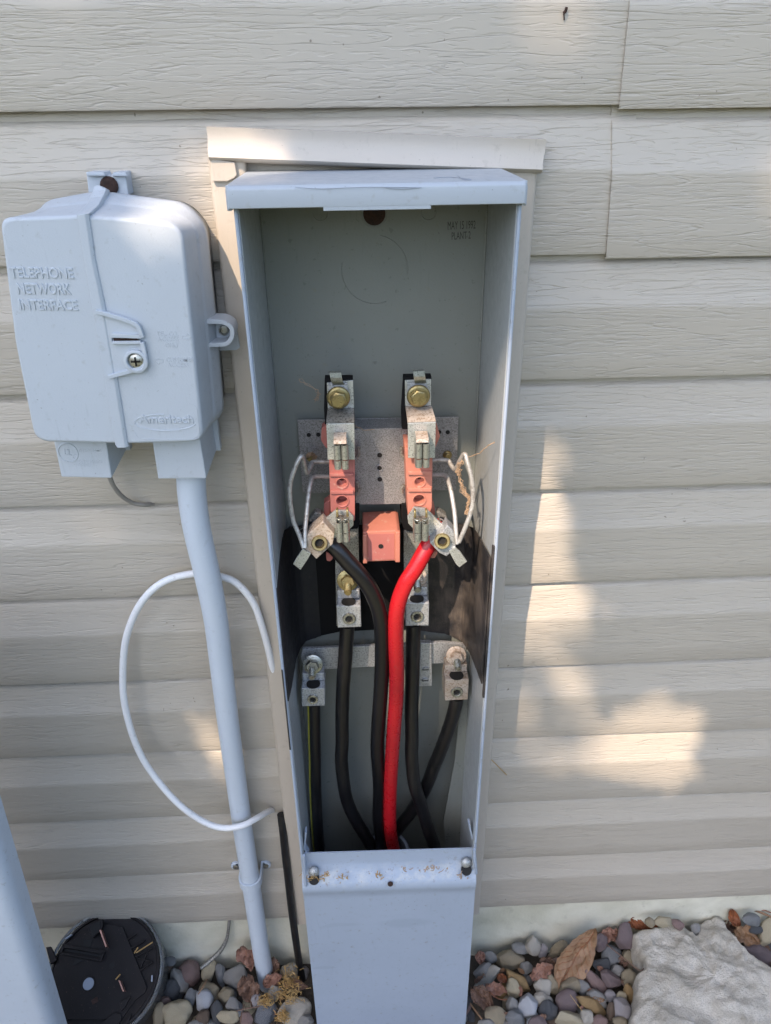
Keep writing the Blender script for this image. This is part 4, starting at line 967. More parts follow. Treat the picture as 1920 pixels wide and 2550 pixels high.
# slotted holder
for q in ([(250,420),(800,515),(780,560),(260,470)], [(220,530),(760,625),(740,650),(215,560)], [(250,420),(285,430),(235,555),(215,545)], [(770,520),(800,515),(755,645),(725,640)]): mrect(q, .0050, .005, 'holder_wall')
mrect([(262,480),(765,560),(745,595),(255,510)], .0016, .001, 'holder_slot', M['dark'])
mrect([(520,355),(630,370),(600,470),(500,460)], .0012, .001, 'recess', M['dark']); mrect([(410,600),(525,620),(480,650),(390,700),(370,700)], .0012, .001, 'recess', M['dark'])
for q in ([(585,190),(770,110),(780,180),(755,250),(650,350),(600,300)],): mrect(q, .0075, .008, 'terminal_guard')
mrect([(600,200),(745,122),(752,240),(650,330)], .0080, .001, 'guard_mouth', M['dark'])
mrect([(990,1180),(1130,1105),(1060,1240),(1010,1290)], .006, .006, 'terminal_guard'); mrect([(40,470),(100,460),(180,630),(100,690)], .006, .006, 'terminal_guard')
mrect([(740,1458),(920,1310),(1000,1330),(1010,1400),(900,1560),(700,1560)], .0035, .004, 'moulded_pad'); mrect([(1040,1450),(1140,1330),(1100,1430),(1000,1540)], .0035, .004, 'moulded_pad')
mrect([(280,350),(360,295),(375,305),(290,365)], .004, .004, 'bright_rib', M['plug']); mrect([(1390,830),(1408,820),(1405,910),(1385,910)], .001, .002, 'bright_rib', M['plug'])
mrect([(610,1150),(690,1100),(705,1165),(630,1210)], .0009, .0005, 'stamped_square', M['scuff'] if False else M['rust'])
u, v_ = md(575, 938); b = MB(); b.lathe(mp(u, v_, .0003), ax, [(MR*.125, 0), (MR*.120, .0009), (MR*.098, .001), (MR*.096, .0003)], 36, True, False); b.build('plug_rim', M['meter'], base)
b = MB(); b.cyl(mp(u, v_, .0004), ax, MR*.096, .0004, 32); b.build('centre_plug', M['plug'], base)
u, v_ = md(880, 700); b = MB(); b.cyl(mp(u, v_, .0005), ax, MR*.05, .0003, 24); b.build('pin_hole', M['dark'], base)
for q in ([(745,255),(765,250),(842,465),(825,475)], [(990,905),(1008,900),(1065,1040),(1045,1045)]): mrect(q, .013, .013, 'contact_blade', M['copper'])
for q in ([(1165,545),(1215,465),(1235,475),(1190,550)], [(1200,530),(1410,395),(1420,408),(1210,545)], [(930,880),(990,812),(1005,822),(945,890)]):
    b = MB(); qq = [mp(*md(*p), .005) for p in q]; b.tube([(qq[0]+qq[3])/2, (qq[1]+qq[2])/2], .0009, 6, 1)
    b.org = qq[0]; st_ = b.build('dry_grass_blade', M['straw']); tag(st_, {1165: 'short bent straw piece on the black ribs of the meter base', 1200: 'long straw stem hooked over the rim of the meter', 930: 'tiny straw scrap near the copper blade on the meter'}[q[0][0]], 'straw')

# ------------------------------------------------------------------ pebbles
SM = {
 'grey': stone('pebble_grey', (.17,.165,.155), (.26,.25,.235), 40), 'dark': stone('pebble_dark', (.040,.042,.046), (.075,.077,.082), 50, rough=.5),
 'blue': stone('pebble_bluegrey', (.125,.128,.130), (.195,.198,.198), 40), 'tan': stone('pebble_tan', (.30,.25,.17), (.19,.155,.10), 45),
 'cream': stone('pebble_cream', (.42,.37,.27), (.28,.23,.14), 38), 'white': stone('pebble_white', (.44,.41,.35), (.27,.24,.20), 60, rough=.7),
 'pink': stone('pebble_pink', (.25,.165,.145), (.14,.095,.085), 70), 'purple': stone('pebble_purple', (.105,.072,.072), (.19,.145,.14), 60),
 'granite': stone('pebble_granite', (.42,.43,.45), (.30,.31,.33), 260, (.42,.56), speck=(.06,.06,.07)), 'brown': stone('pebble_brown', (.13,.09,.06), (.07,.048,.035), 50),
 'ochre': stone('pebble_ochre', (.32,.21,.09), (.20,.125,.055), 40), 'sparkle': stone('pebble_black_white', (.05,.055,.065), (.42,.43,.45), 90, (.50,.62)),
 'lilac': stone('pebble_lilac', (.24,.225,.235), (.32,.29,.285), 50),
}
rs = random.Random(7)
def peb_mesh(seed, rough=.16, ang=0.0, sub=4):
    bm = bmesh.new(); bmesh.ops.create_icosphere(bm, subdivisions=sub, radius=1); o = Vector((seed*3.7, seed*1.3, seed*.7))
    r2 = random.Random(seed); planes = [Vector((r2.gauss(0, 1), r2.gauss(0, 1), r2.gauss(0, 1))).normalized() for _ in range(9)]
    for v in bm.verts:
        n = v.co.normalized(); r = 1+rough*noise.noise(n*1.1+o)*2+rough*.45*noise.noise(n*3+o)+.022*noise.noise(n*9+o)
        if ang or True:
            for p in planes:
                d = n.dot(p)
                if d*r > .87-.19*ang: r = min(r, (.87-.19*ang)/d*(1+.03*noise.noise(n*6+o)))
        v.co = n*r
    me = bpy.data.meshes.new('pebble'); bm.to_mesh(me); bm.free()
    for p in me.polygons: p.use_smooth = True
    return me
def pebble(px, py, rx, ry, rot, mt, label, group, ang=0, z=-.098, seed=None, th=.8):
    seed = seed if seed is not None else rs.randint(1, 9999)
    me = peb_mesh(seed, .16, ang); me.materials.append(SM[mt])
    c = G(px, py, z); dist = (c-CAM).dot(CF); sx = rx*dist/FPX; sy = ry*dist/FPX
    o = bpy.data.objects.new('pebble', me); COL.objects.link(o)
    a = R(-rot); X = (CR*math.cos(a)+CU*math.sin(a)); Y = (-CR*math.sin(a)+CU*math.cos(a)); Z = -CF
    st = min(sx, sy)*th
    mm = Matrix((X*sx, Y*sy, Z*st)).transposed().to_4x4(); mm.translation = c; o.matrix_world = mm
    tag(o, label, 'pebble', group); return o
GP = 'river pebbles along the foundation'
# rot is clockwise in the picture
PB = [
 # left group, zoom origin (380,2330) scale 3.967
 (0, 360,375,112,125,0,'pink','rounded pinkish red pebble, the largest by the bend of the thin wire',0),
 (0, 195,535,88,105,-15,'dark','smooth dark slate pebble just right of the meter',0),
 (0, 235,765,150,125,0,'cream','round cream pebble with a yellow stained face below the dark slate one',.3),
 (0, 365,640,58,122,18,'blue','narrow blue grey upright pebble beside the stained cream one',0),
 (0, 510,655,98,130,20,'granite','three-sided grey pebble with a speckled flat face',1),
 (0, 560,560,110,95,25,'tan','tan rounded pebble lying behind the three-sided one',0),
 (0, 555,350,68,105,10,'cream','cream lumpy pebble touching the thin wire end',.5),
 (0, 672,400,52,125,-8,'blue','blue grey flaked pebble standing on edge',.9),
 (0, 805,410,112,120,20,'grey','large angular warm grey stone left of the conduit foot',.9),
 (0, 735,600,72,90,0,'tan','pale tan creased pebble under the angular grey stone',0),
 (0, 800,680,75,70,10,'grey','small grey angular chip below the creased tan pebble',1),
 (0, 760,805,108,62,5,'cream','flat oval cream pebble at the bottom between two dark ones',0),
 (0, 640,760,60,125,-8,'dark','long dark grey pebble left of the flat oval cream one',.2),
 (0, 1120,760,135,110,-10,'sparkle','black and white sparkling angular stone near the bottom',1),
 (0, 1400,740,160,130,-35,'white','big pale mottled stone beside the enclosure cover',.3),
 (0, 1510,850,90,65,0,'grey','grey pebble cut by the bottom edge beside the cover',.4),
 (0, 1350,360,85,90,10,'white','pale pebble half buried in straw by the black cable',.4),
 (0, 1210,560,70,75,0,'white','small whitish pebble amid the straw',.6),
 (0, 270,460,80,135,-25,'grey','grey curved stone between the pink pebble and the dark slate one',.2),
 (0, 130,320,70,60,0,'brown','brown clod against the foundation next to the meter rim',.8),
 (0, 175,250,60,42,0,'blue','small bluish pebble tucked against the foundation next to the meter',0),
 (0, 930,830,60,90,-10,'pink','pinkish flat stone at the bottom right of the oval cream pebble',.6),
 (0, 500,815,75,75,0,'brown','dark brown pebble at the bottom below the three-sided one',0),
 (0, 120,660,55,60,0,'pink','small dusky pebble pressed to the clear meter cover',0),
 (0, 430,880,75,45,0,'grey','grey pebble cut by the bottom edge beneath the narrow blue grey one',0),
 (0, 60,800,60,150,0,'tan','tall tan pebble seen at the edge of the clear meter cover',0),
 (0, 1020,640,60,80,0,'lilac','pale lilac flat pebble beneath the crumpled leaf by the conduit',.5),
 # right group, zoom origin (1160,2300) scale 3.6217
 (1, 400,325,125,88,5,'tan','smooth round khaki pebble close to the foundation right of the cover',0),
 (1, 595,205,75,95,10,'white','knobbly pale stone leaning on the foundation',1),
 (1, 690,245,45,65,10,'lilac','small lilac pebble tucked beside the knobbly pale stone',0),
 (1, 490,225,75,50,0,'grey','grey pebble buried against the foundation above the khaki one',0),
 (1, 835,225,55,110,55,'tan','long tan pebble pointing up toward the big leaf',.3),
 (1, 535,395,70,60,20,'grey','rough grey mottled chip right of the khaki pebble',1),
 (1, 170,440,90,100,20,'grey','large flat grey brown stone next to the cover edge',.6),
 (1, 200,480,55,150,52,'white','long white curved stone sloping down toward the cover',.2),
 (1, 470,520,140,62,38,'ochre','long ochre pebble sloping down right under the pinkish oak leaf',.2),
 (1, 430,585,65,95,-25,'cream','egg-shaped cream pebble under the long ochre one',0),
 (1, 690,570,95,88,25,'white','two-tone grey and white broken pebble left of the big leaf tip',.8),
 (1, 820,400,70,110,12,'pink','dusky pink pebble half hidden by the big leaf',0),
 (1, 780,555,55,100,-25,'tan','tan pebble squeezed left of the big leaf tip',0),
 (1, 935,575,98,72,-25,'tan','pale tan oval pebble under the tip of the big leaf',0),
 (1, 1310,290,92,95,30,'blue','smooth blue grey oval pebble right of the big leaf',0),
 (1, 1225,375,95,65,5,'dark','black glossy pebble right of the big leaf',.7),
 (1, 1170,545,60,140,-38,'pink','elongated pink and grey pebble running down right',.5),
 (1, 1300,510,115,80,30,'purple','mauve angular pebble with a pale face',.8),
 (1, 560,745,112,118,20,'granite','squarish speckled granite pebble, the brightest in the row right of the cover',.9),
 (1, 740,785,78,80,0,'dark','round charcoal pebble between the granite and the maroon one',0),
 (1, 910,715,118,95,0,'purple','maroon pebble with pink veins',.4),
 (1, 690,690,100,62,18,'white','pale grey pebble above the round charcoal one',0),
 (1, 1135,740,175,68,38,'ochre','flat angular sandy brown slab sloping down right',1),
 (1, 1190,670,100,62,35,'grey','grey pebble behind the sandy brown slab',0),
 (1, 1060,580,75,60,30,'grey','grey pebble just above the sandy brown slab',0),
 (1, 1405,780,98,92,0,'lilac','lilac quartz pebble with a rosy patch beside the large white rock',.3),
 (1, 1480,640,48,120,-30,'ochre','flat brown sliver standing near the large white rock',1),
 (1, 1490,520,75,110,-20,'tan','tan ridged pebble against the large white rock',.4),
 (1, 1480,325,78,90,0,'tan','khaki veined pebble left of the large white rock',.5),
 (1, 1440,130,85,125,0,'purple','tall speckled mauve stone by the large rock corner',.7),
 (1, 1580,370,55,60,0,'tan','small khaki pebble touching the large white rock',0),
 (1, 1510,180,50,65,0,'cream','cream pebble peeking from behind the large white rock corner',0),
 (1, 1210,160,70,80,0,'purple','dark mauve pebble at the top of the big leaf',.5),
 (1, 1370,425,60,52,0,'grey','small grey pebble below the blue grey oval one',0),
 (1, 930,860,150,80,20,'cream','pale cream slab cut by the bottom edge below the maroon pebble',1),
 (1, 1090,850,70,65,0,'white','small whitish pebble on the sandy brown slab',.3),
 (1, 260,830,120,80,-12,'tan','rough tan stone near the bottom left of the granite pebble',.8),
 (1, 450,860,80,75,0,'blue','dark bluish pebble below left of the granite one',.7),
 (1, 640,900,90,60,0,'purple','dark maroon pebble cut by the bottom edge under the charcoal one',.3),
 (1, 190,905,80,50,0,'grey','grey pebble at the bottom edge close to the cover',0),
 (1, 1210,880,70,50,0,'pink','speckled pink pebble cut by the bottom edge',.3),
 (1, 1300,650,60,50,0,'lilac','small pale pebble left of the lilac quartz one',0),
 (1, 1310,800,45,90,0,'brown','brown pebble between the sandy slab and the lilac quartz one',.4),
 (1, 420,740,60,70,0,'grey','dull grey pebble left of the granite one',0),
 (1, 1400,660,55,50,0,'cream','little cream pebble above the lilac quartz one',0),
 (1, 215,300,65,60,0,'grey','grey lump by the foundation left of the khaki pebble',.5),
 (1, 1390,880,70,40,0,'tan','tan pebble cut by the bottom edge beside the large rock',0),
 # far right, zoom origin (1560,2230) scale 4.628
 (2, 800,400,60,80,0,'grey','small grey pebble in the notch of the large white rock',0),
 (2, 420,300,110,60,0,'cream','pale cream stone on the foundation above the large white rock',.4),
 (2, 590,330,90,55,25,'pink','pinkish stone behind the top edge of the large white rock',.5),
 (2, 275,310,55,60,0,'tan','tiny tan pebble by the foundation above the large white rock',.3),
 (2, 1440,280,100,75,15,'blue','pale bluish pebble against the foundation at the far right',0),
 (2, 1600,440,110,190,10,'cream','blocky cream stone at the right edge of the ground',1),
 (2, 1530,660,190,110,25,'purple','large dull mauve stone along the right side of the white rock',.5),
 (2, 1480,390,70,60,0,'dark','dark pebble beneath the curled leaf at the far right',.3),
]
ZO = {0: (380,2330,3.967), 1: (1160,2300,3.6217), 2: (1560,2230,4.628)}
for (zi, a, b_, rx, ry, rot, mt, lab, ang) in PB:
    ox, oy, s_ = ZO[zi]; px, py = ox+a/s_, oy+b_/s_
    z = -.093
    if G(px, py, z).y > -.012: z = P(px, py, -.014).z
    pebble(px, py, rx/s_*1.03, ry/s_*1.03, rot, mt, lab, GP, ang, z)
fl_m = [peb_mesh(200+i, .15, .7 if i % 2 else 0, 3) for i in range(8)]
kk = list(SM); wts = [4,2,2,3,2,2,2,1,1,3,1,0,1]
cnt = 0
for i in range(210):
    if i < 150: x, y = rs.uniform(-.42, .72), rs.uniform(-.16, -.006)
    else: x, y = rs.uniform(-.6, .9), rs.uniform(-.40, -.12)
    me = fl_m[i % 8].copy(); me.materials.clear(); me.materials.append(SM[rs.choices(kk, wts)[0]])
    s_ = rs.uniform(.007, .015); o = bpy.data.objects.new('pebble', me); COL.objects.link(o)
    o.location = (x, y, gz(x, y)+rs.uniform(.000, .008)); o.rotation_euler = (rs.uniform(0, 6), rs.uniform(0, 6), rs.uniform(0, 6)); o.scale = (s_*rs.uniform(.9, 1.4), s_, s_*rs.uniform(.6, .9))
    tag(o, 'small pebble filling the gaps below and between the larger stones', 'pebble', 'small filler pebbles')

# ------------------------------------------------------------------ large white rock
rk = [(80,430),(150,395),(330,385),(450,350),(560,330),(640,370),(720,420),(800,462),(825,400),(845,315),(960,270),(1060,240),(1120,300),(1200,410),(1330,570),(1480,690),(1666,835),(1900,1050),(2000,1500),(1700,1900),(900,2000),(150,1800),(95,1500),(70,1330),(120,1240),(115,1150),(130,1000),(128,900),(200,868),(215,790),(205,720),(150,650),(100,560)]
zr = -.052
cpt = G(1560+1000/4.628, 2230+1000/4.628, zr)
bd = [G(1560+a/4.628, 2230+c_/4.628, zr) for a, c_ in rk]
bd, _ = spline(bd+[bd[0]], 1, 6); bd = bd[:-1]
rings = []
fr_ = [1.0, 1.015, 1.01, 1.0, .985, .96, .93]+[.90-.0285*i for i in range(31)]
hz = [-.065, -.045, -.022, -.009, -.003, -.0005, 0]+[0]*31
for f, h in zip(fr_, hz):
    ring = []
    for i, p in enumerate(bd):
        q = cpt+(p-cpt)*f; nn = noise.noise(Vector((q.x*28, q.y*28, 1))); n2 = noise.noise(Vector((q.x*90, q.y*90, 4))); n3 = noise.noise(Vector((q.x*300, q.y*300, 9)))
        rdg = 1-abs(noise.noise(Vector((q.x*17+q.y*9, q.y*12, 3))))*2
        up = .0075*nn+.0036*n2+.0014*n3+.010*(1-f)+.0055*rdg
        ed = .0030*noise.noise(Vector((p.x*150, p.y*150, h*60))) if f > .95 else 0
        q = q+(p-cpt).normalized()*ed
        ring.append(Vector((q.x, q.y, zr+h+up*(1 if h > -.01 else .3))))
    rings.append(ring)
b = MB(); b.loft(rings, False, False, True); c0 = Vector((cpt.x, cpt.y, zr+.011)); nb = len(bd)
b.add(rings[-1]+[c0], [(i, (i+1) % nb, nb) for i in range(nb)], True); b.org = Vector((cpt.x, cpt.y, -.11))
def rockmat():
    m_ = mat('weathered_limestone', (.55,.53,.50), .85); n = N(m_)
    a = n.noise(22, 7, .65, dist=.8); c = n.noise(140, 5, .7); d = n.noise(900, 3, .7); e = n.noise(9, 4, .6, off=(2, 1, 0), dist=1.2)
    col = n.mix(n.ramp(a, [(.38, 0), (.66, 1)]), (.72,.67,.58), (.50,.45,.36))
    col = n.mix(n.math('MULTIPLY', n.ramp(e, [(.55, 0), (.68, 1)]), .6), col, (.34,.29,.22))
    col = n.mix(n.math('MULTIPLY', n.ramp(d, [(.52, 0), (.64, 1)]), .55), col, (.26,.22,.18))
    col = n.mix(n.math('MULTIPLY', n.ramp(c, [(.62, 0), (.75, 1)]), .5), col, (.26,.22,.17))
    vo = n.new('ShaderNodeTexVoronoi', feature='DISTANCE_TO_EDGE'); vo.inputs['Scale'].default_value = 17; n.link(n.coord(), vo.inputs[0])
    cr = n.ramp(vo.outputs['Distance'], [(0, 0), (.018, 1)]); crk = n.mix(n.ramp(e, [(.45, 0), (.6, 1)]), (1, 1, 1), cr)
    n.color(col); n.bump(n.math('ADD', n.math('MULTIPLY', crk, .0), n.math('ADD', a, n.math('ADD', n.math('MULTIPLY', c, .9), n.math('MULTIPLY', d, .4)))), 1.0, .006); return m_
M['rock'] = rockmat()
tag(b.build('limestone_rock', M['rock']), 'large rough whitish flat rock at the bottom right on the pebbles', 'rock')

# ------------------------------------------------------------------ dead leaves, twigs, straw
def leaf(px, py, L_, Wd, rot, mt, label, z=-.075, curl=.5, lobes=0, seed=1, y=None, fold=.35, crumple=.16):
    c = P(px, py, y) if y is not None else G(px, py, z)
    dist = (c-CAM).dot(CF); s_ = dist/FPX; L2, W2 = L_*s_, Wd*s_
    a = R(-rot); X = (CR*math.cos(a)+CU*math.sin(a)); Y = (-CR*math.sin(a)+CU*math.cos(a)); Zn = -CF
    nu, nv = 36, 18; v = []; o = Vector((seed*7.1, seed*2.3, 0))
    for i in range(nu+1):
        t = i/nu; w_ = math.sin(math.pi*min(1, t*.96+.03)**.8)**.75
        if lobes: w_ *= .72+.28*abs(math.cos(math.pi*lobes*t))
        w_ *= 1+.10*noise.noise(Vector((t*14, seed, 0)))
        for j in range(nv+1):
            s = j/nv*2-1; u = (t-.5)*L2; ww = s*w_*W2*.5
            h = fold*abs(s)**1.3*W2*.45*w_+curl*L2*.25*(2*t-1)**2-abs(math.sin((t*9+abs(s)*2.5)*math.pi))*.010*W2*abs(s)
            h += crumple*W2*noise.noise(Vector((t*4, s*2.2, 0))+o)+crumple*.45*W2*noise.noise(Vector((t*11, s*6, 3))+o)
            v.append(c+X*u+Y*ww+Zn*h)
    b = MB(); f = [(i*(nv+1)+j, i*(nv+1)+j+1, (i+1)*(nv+1)+j+1, (i+1)*(nv+1)+j) for i in range(nu) for j in range(nv)]
    # paper-thin but solid
    nV = len(v); b.add(v+[p+CF*.0004 for p in v], f+[tuple(nV+k for k in q[::-1]) for q in f]+[(j, j+1, nV+j+1, nV+j) for j in range(nv)]+[(nu*(nv+1)+j+1, nu*(nv+1)+j, nV+nu*(nv+1)+j, nV+nu*(nv+1)+j+1) for j in range(nv)]+[(i*(nv+1), (i+1)*(nv+1), nV+(i+1)*(nv+1), nV+i*(nv+1)) for i in range(nu)]+[((i+1)*(nv+1)+nv, i*(nv+1)+nv, nV+i*(nv+1)+nv, nV+(i+1)*(nv+1)+nv) for i in range(nu)], True)
    b.org = c.copy(); lf_ = b.build('dead_leaf', M[mt]); tag(lf_, label, 'dead leaf', 'dead leaves among the pebbles')
    # midrib and side veins stand proud of the blade
    return lf_
def pz(zi, a, b_): ox, oy, s_ = ZO[zi]; return ox+a/s_, oy+b_/s_
big = leaf(*pz(1,1000,300), 172, 82, -58, 'leaf_tan', 'largest leaf, golden tan with dark veins, propped against the foundation', z=-.060, curl=.16, seed=3, fold=.16, crumple=.12)
vb = MB()
def bigv(t, s):  # vein point just above the blade
    cc = G(*pz(1,1000,300), -.060); dist = (cc-CAM).dot(CF); k = dist/FPX; a = R(58)
    X = (CR*math.cos(a)+CU*math.sin(a)); Y = (-CR*math.sin(a)+CU*math.cos(a)); L2, W2 = 172*k, 82*k; o = Vector((21.3, 6.9, 0))
    w_ = math.sin(math.pi*min(1, t*.96+.03)**.8)**.75*(1+.10*noise.noise(Vector((t*14, 3, 0))))
    h = .16*abs(s)**1.3*W2*.45*w_+.16*L2*.25*(2*t-1)**2-abs(math.sin((t*9+abs(s)*2.5)*math.pi))*.010*W2*abs(s)+.12*W2*noise.noise(Vector((t*4, s*2.2, 0))+o)+.054*W2*noise.noise(Vector((t*11, s*6, 3))+o)
    return cc+X*(t-.5)*L2+Y*s*w_*W2*.5-CF*(h+.0002)
vb.tube([bigv(t/20, .02) for t in range(0, 20)], .0006, 5, 1)
for k in range(7):
    for sg in (-1, 1): vb.tube([bigv(.88-k*.11-q*.03, sg*(.04+q*.13)) for q in range(7) if .88-k*.11-q*.03 > .03], .00035, 4, 1)
vb.build('leaf_veins', M['leaf_rust'], big)
leaf(*pz(0,930,200), 62, 44, 60, 'leaf_pink', 'crumpled pinkish leaf curled upright left of the conduit near the wall', z=-.055, curl=.7, seed=5, crumple=.3)
leaf(*pz(0,960,520), 75, 55, 75, 'leaf_brown', 'crumpled brown leaf lying at the foot of the conduit', z=-.080, curl=.5, seed=6, crumple=.32)
leaf(*pz(0,1200,290), 45, 30, 80, 'leaf_brown', 'dark curled leaf behind the conduit foot', z=-.075, curl=.5, seed=8, crumple=.3)
leaf(*pz(0,1190,430), 52, 36, -30, 'leaf_pink', 'pinkish leaf fragment right of the conduit foot', z=-.080, curl=.4, seed=9, crumple=.3)
leaf(*pz(0,1420,480), 62, 30, 10, 'leaf_brown', 'flat brown leaf scrap over the straw', z=-.082, curl=.3, seed=10)
leaf(*pz(1,680,420), 62, 48, -30, 'leaf_pink', 'small lobed pinkish tan leaf left of the golden leaf', z=-.074, curl=.5, lobes=4, seed=11, crumple=.25)
leaf(*pz(1,740,345), 45, 26, 10, 'leaf_brown', 'dark brown leaf scrap above the small lobed pinkish leaf', z=-.078, curl=.5, seed=12, crumple=.3)
leaf(*pz(1,1310,90), 58, 42, 5, 'leaf_pink', 'cupped reddish brown leaf near the upper left of the white rock', z=-.066, curl=.7, lobes=3, seed=13, crumple=.28)
leaf(*pz(1,1175,40), 34, 24, 10, 'leaf_tan', 'small tan leaf scrap right beside the top of the golden leaf', z=-.072, curl=.4, seed=14, crumple=.3)
leaf(*pz(1,130,300), 34, 26, 80, 'leaf_pink', 'folded reddish leaf touching the cover by the foundation', z=-.078, curl=.6, seed=15, crumple=.3)
leaf(*pz(1,150,660), 78, 46, 50, 'leaf_brown', 'shrivelled grey brown leaf against the cover edge', z=-.078, curl=.5, seed=16, crumple=.34)
leaf(*pz(1,270,575), 55, 34, 10, 'leaf_pink', 'twisted mauve brown leaf above the shrivelled one by the cover', z=-.074, curl=.6, seed=17, crumple=.34)
leaf(*pz(1,330,490), 30, 22, 40, 'leaf_rust', 'bright rusty leaf scrap under the long ochre pebble', z=-.086, curl=.2, seed=18)
leaf(*pz(2,150,330), 58, 22, 40, 'leaf_rust', 'narrow rusty leaf pointing to the siding above the white rock', z=-.058, curl=.4, seed=19, crumple=.2)
leaf(*pz(2,300,360), 34, 20, -20, 'leaf_rust', 'tiny curled rust leaf behind the white rock top edge', z=-.064, curl=.6, seed=20, crumple=.3)
leaf(*pz(2,1240,270), 58, 26, 65, 'leaf_rust', 'upright orange brown curled leaf right of the white rock peak', z=-.050, curl=.5, seed=21, crumple=.2)
leaf(*pz(2,1380,450), 72, 52, 30, 'leaf_tan', 'spread tan veined leaf right of the white rock', z=-.066, curl=.4, lobes=3, seed=22, crumple=.2)
leaf(*pz(2,1180,350), 46, 34, 30, 'leaf_brown', 'dark brown leaf wedged behind the white rock', z=-.075, curl=.4, seed=23, crumple=.25)
leaf(*pz(1,1560,15), 60, 20, 15, 'leaf_rust', 'thin orange leaf sliver left of the white rock corner by the foundation', z=-.062, curl=.2, seed=24)
for q_ in range(46):
    zi = rs.choice((0, 1, 1, 2)); a_, c_ = {0: (rs.uniform(60, 1500), rs.uniform(260, 860)), 1: (rs.uniform(80, 1500), rs.uniform(250, 880)), 2: (rs.uniform(1100, 1650), rs.uniform(280, 640))}[zi]
    leaf(*pz(zi, a_, c_), rs.uniform(12, 26), rs.uniform(8, 16), rs.uniform(0, 360), rs.choice(['leaf_brown', 'leaf_brown', 'leaf_pink', 'leaf_tan']), 'small brown leaf crumb caught in the gaps between the pebbles', z=-.088, curl=.5, seed=40+q_, crumple=.3)
def twig(pts, r, mt, label, cat='twig'):
    b = MB(); q = [G(*p[:2], p[2]) for p in pts]; b.tube(q, r, 6, 4); b.org = q[0].copy(); tag(b.build('twig', M[mt]), label, cat, 'twigs and needles on the pebbles')
def pzz(zi, a, b_, z): return (*pz(zi, a, b_), z)
twig([pzz(2,1395,145,-.045), pzz(2,1530,190,-.045), pzz(2,1680,250,-.045)], .0016, 'leaf_tan', 'orange tan twig at the far right by the foundation')
twig([pzz(2,1540,170,-.045), pzz(2,1600,175,-.043), pzz(2,1680,205,-.045)], .0008, 'leaf_rust', 'thin reddish stem curving over the orange tan twig')
twig([pzz(0,450,580,-.075), pzz(0,500,500,-.07), pzz(0,540,430,-.07)], .0008, 'leaf_tan', 'short orange needle between tan and cream pebbles')
twig([pzz(0,870,860,-.066), pzz(0,880,760,-.066), pzz(0,905,680,-.066)], .0008, 'leaf_brown', 'dark thin twig standing beside the flat oval cream pebble')
twig([pzz(0,830,745,-.066), pzz(0,930,720,-.066), pzz(0,1060,700,-.068)], .0007, 'leaf_brown', 'dark thin twig lying across toward the sparkling stone')
twig([pzz(1,1270,190,-.062), pzz(1,1400,290,-.062), pzz(1,1560,420,-.060), pzz(1,1610,400,-.062)], .0008, 'leaf_brown', 'long dark stem across the khaki pebbles to the white rock')
twig([pzz(1,40,720,-.07), pzz(1,90,790,-.07), pzz(1,145,860,-.07)], .0011, 'leaf_tan', 'yellowish stem leaning near the cover bottom right')
twig([pzz(1,215,620,-.066), pzz(1,300,680,-.064), pzz(1,370,685,-.066)], .0006, 'leaf_rust', 'fine reddish needle near the shrivelled leaf')
twig([pzz(1,940,640,-.066), pzz(1,1050,790,-.066)], .0004, 'straw', 'fine pale needle crossing the maroon pebble')
# straw clumps: countless shreds
b = MB()
for i in range(700):
    a, c_ = rs.choice([(rs.gauss(1350,45), rs.gauss(430,60)), (rs.gauss(1340,70), rs.gauss(590,50)), (rs.gauss(1130,40), rs.gauss(640,30)), (rs.gauss(1290,30), rs.gauss(790,30))])
    p = G(*pz(0, a, c_), -.074+rs.uniform(-.006, .008)); d = Vector((rs.gauss(0,1), rs.gauss(0,1), rs.gauss(0,.4))).normalized()*rs.uniform(.0012, .0036); s_ = d.orthogonal().normalized()*rs.uniform(.00025, .0006)
    b.add([p-d-s_, p-d+s_, p+d+s_, p+d-s_, p-d+d.cross(s_).normalized()*.0003, p+d+d.cross(s_).normalized()*.0003], [(0,1,2,3), (0,4,5,3), (1,2,5,4), (0,1,4), (3,5,2)])
b.org = G(*pz(0,1350,500), -.08); tag(b.build('straw_shreds', M['straw']), 'golden chopped straw shreds scattered around the black cable foot', 'straw', kind='stuff')
# a few seeds of debris caught on the cover ledge
rd = random.Random(11)
for (x, y, n, lab) in ((855,2182,9,'pale straw bits stuck on the cover ledge left of centre'), (1008,2160,7,'small brown root bits on the cover ledge right of centre'), (1150,2185,9,'brown leaf crumbs by the right cover screw'), (780,2186,14,'tan crumbs around the left cover screw'), (812,2178,8,'light tan specks right of the left cover screw'), (1080,2165,16,'brown specks scattered left of the right cover screw'), (945,2180,8,'faint tan grit above the cover rivet')):
    b = MB()
    for k in range(n):
        sp_ = 16 if n > 12 else 7; p = P(x+rd.gauss(0,sp_), y+rd.gauss(0,5), -.1165); d = Vector((rd.gauss(0,.5), -.1, rd.gauss(0,1))).normalized()*rd.uniform(.001,.004)
        b.tube([p-d, p+Vector((rd.gauss(0,.0006), -.0008, 0)), p+d], rd.uniform(.0003,.0007), 5, 2)
    b.org = P(x, y, -.116); tag(b.build('ledge_debris', M['straw' if 'straw' in lab or 'tan ' in lab else 'web']), lab, 'debris', kind='stuff')
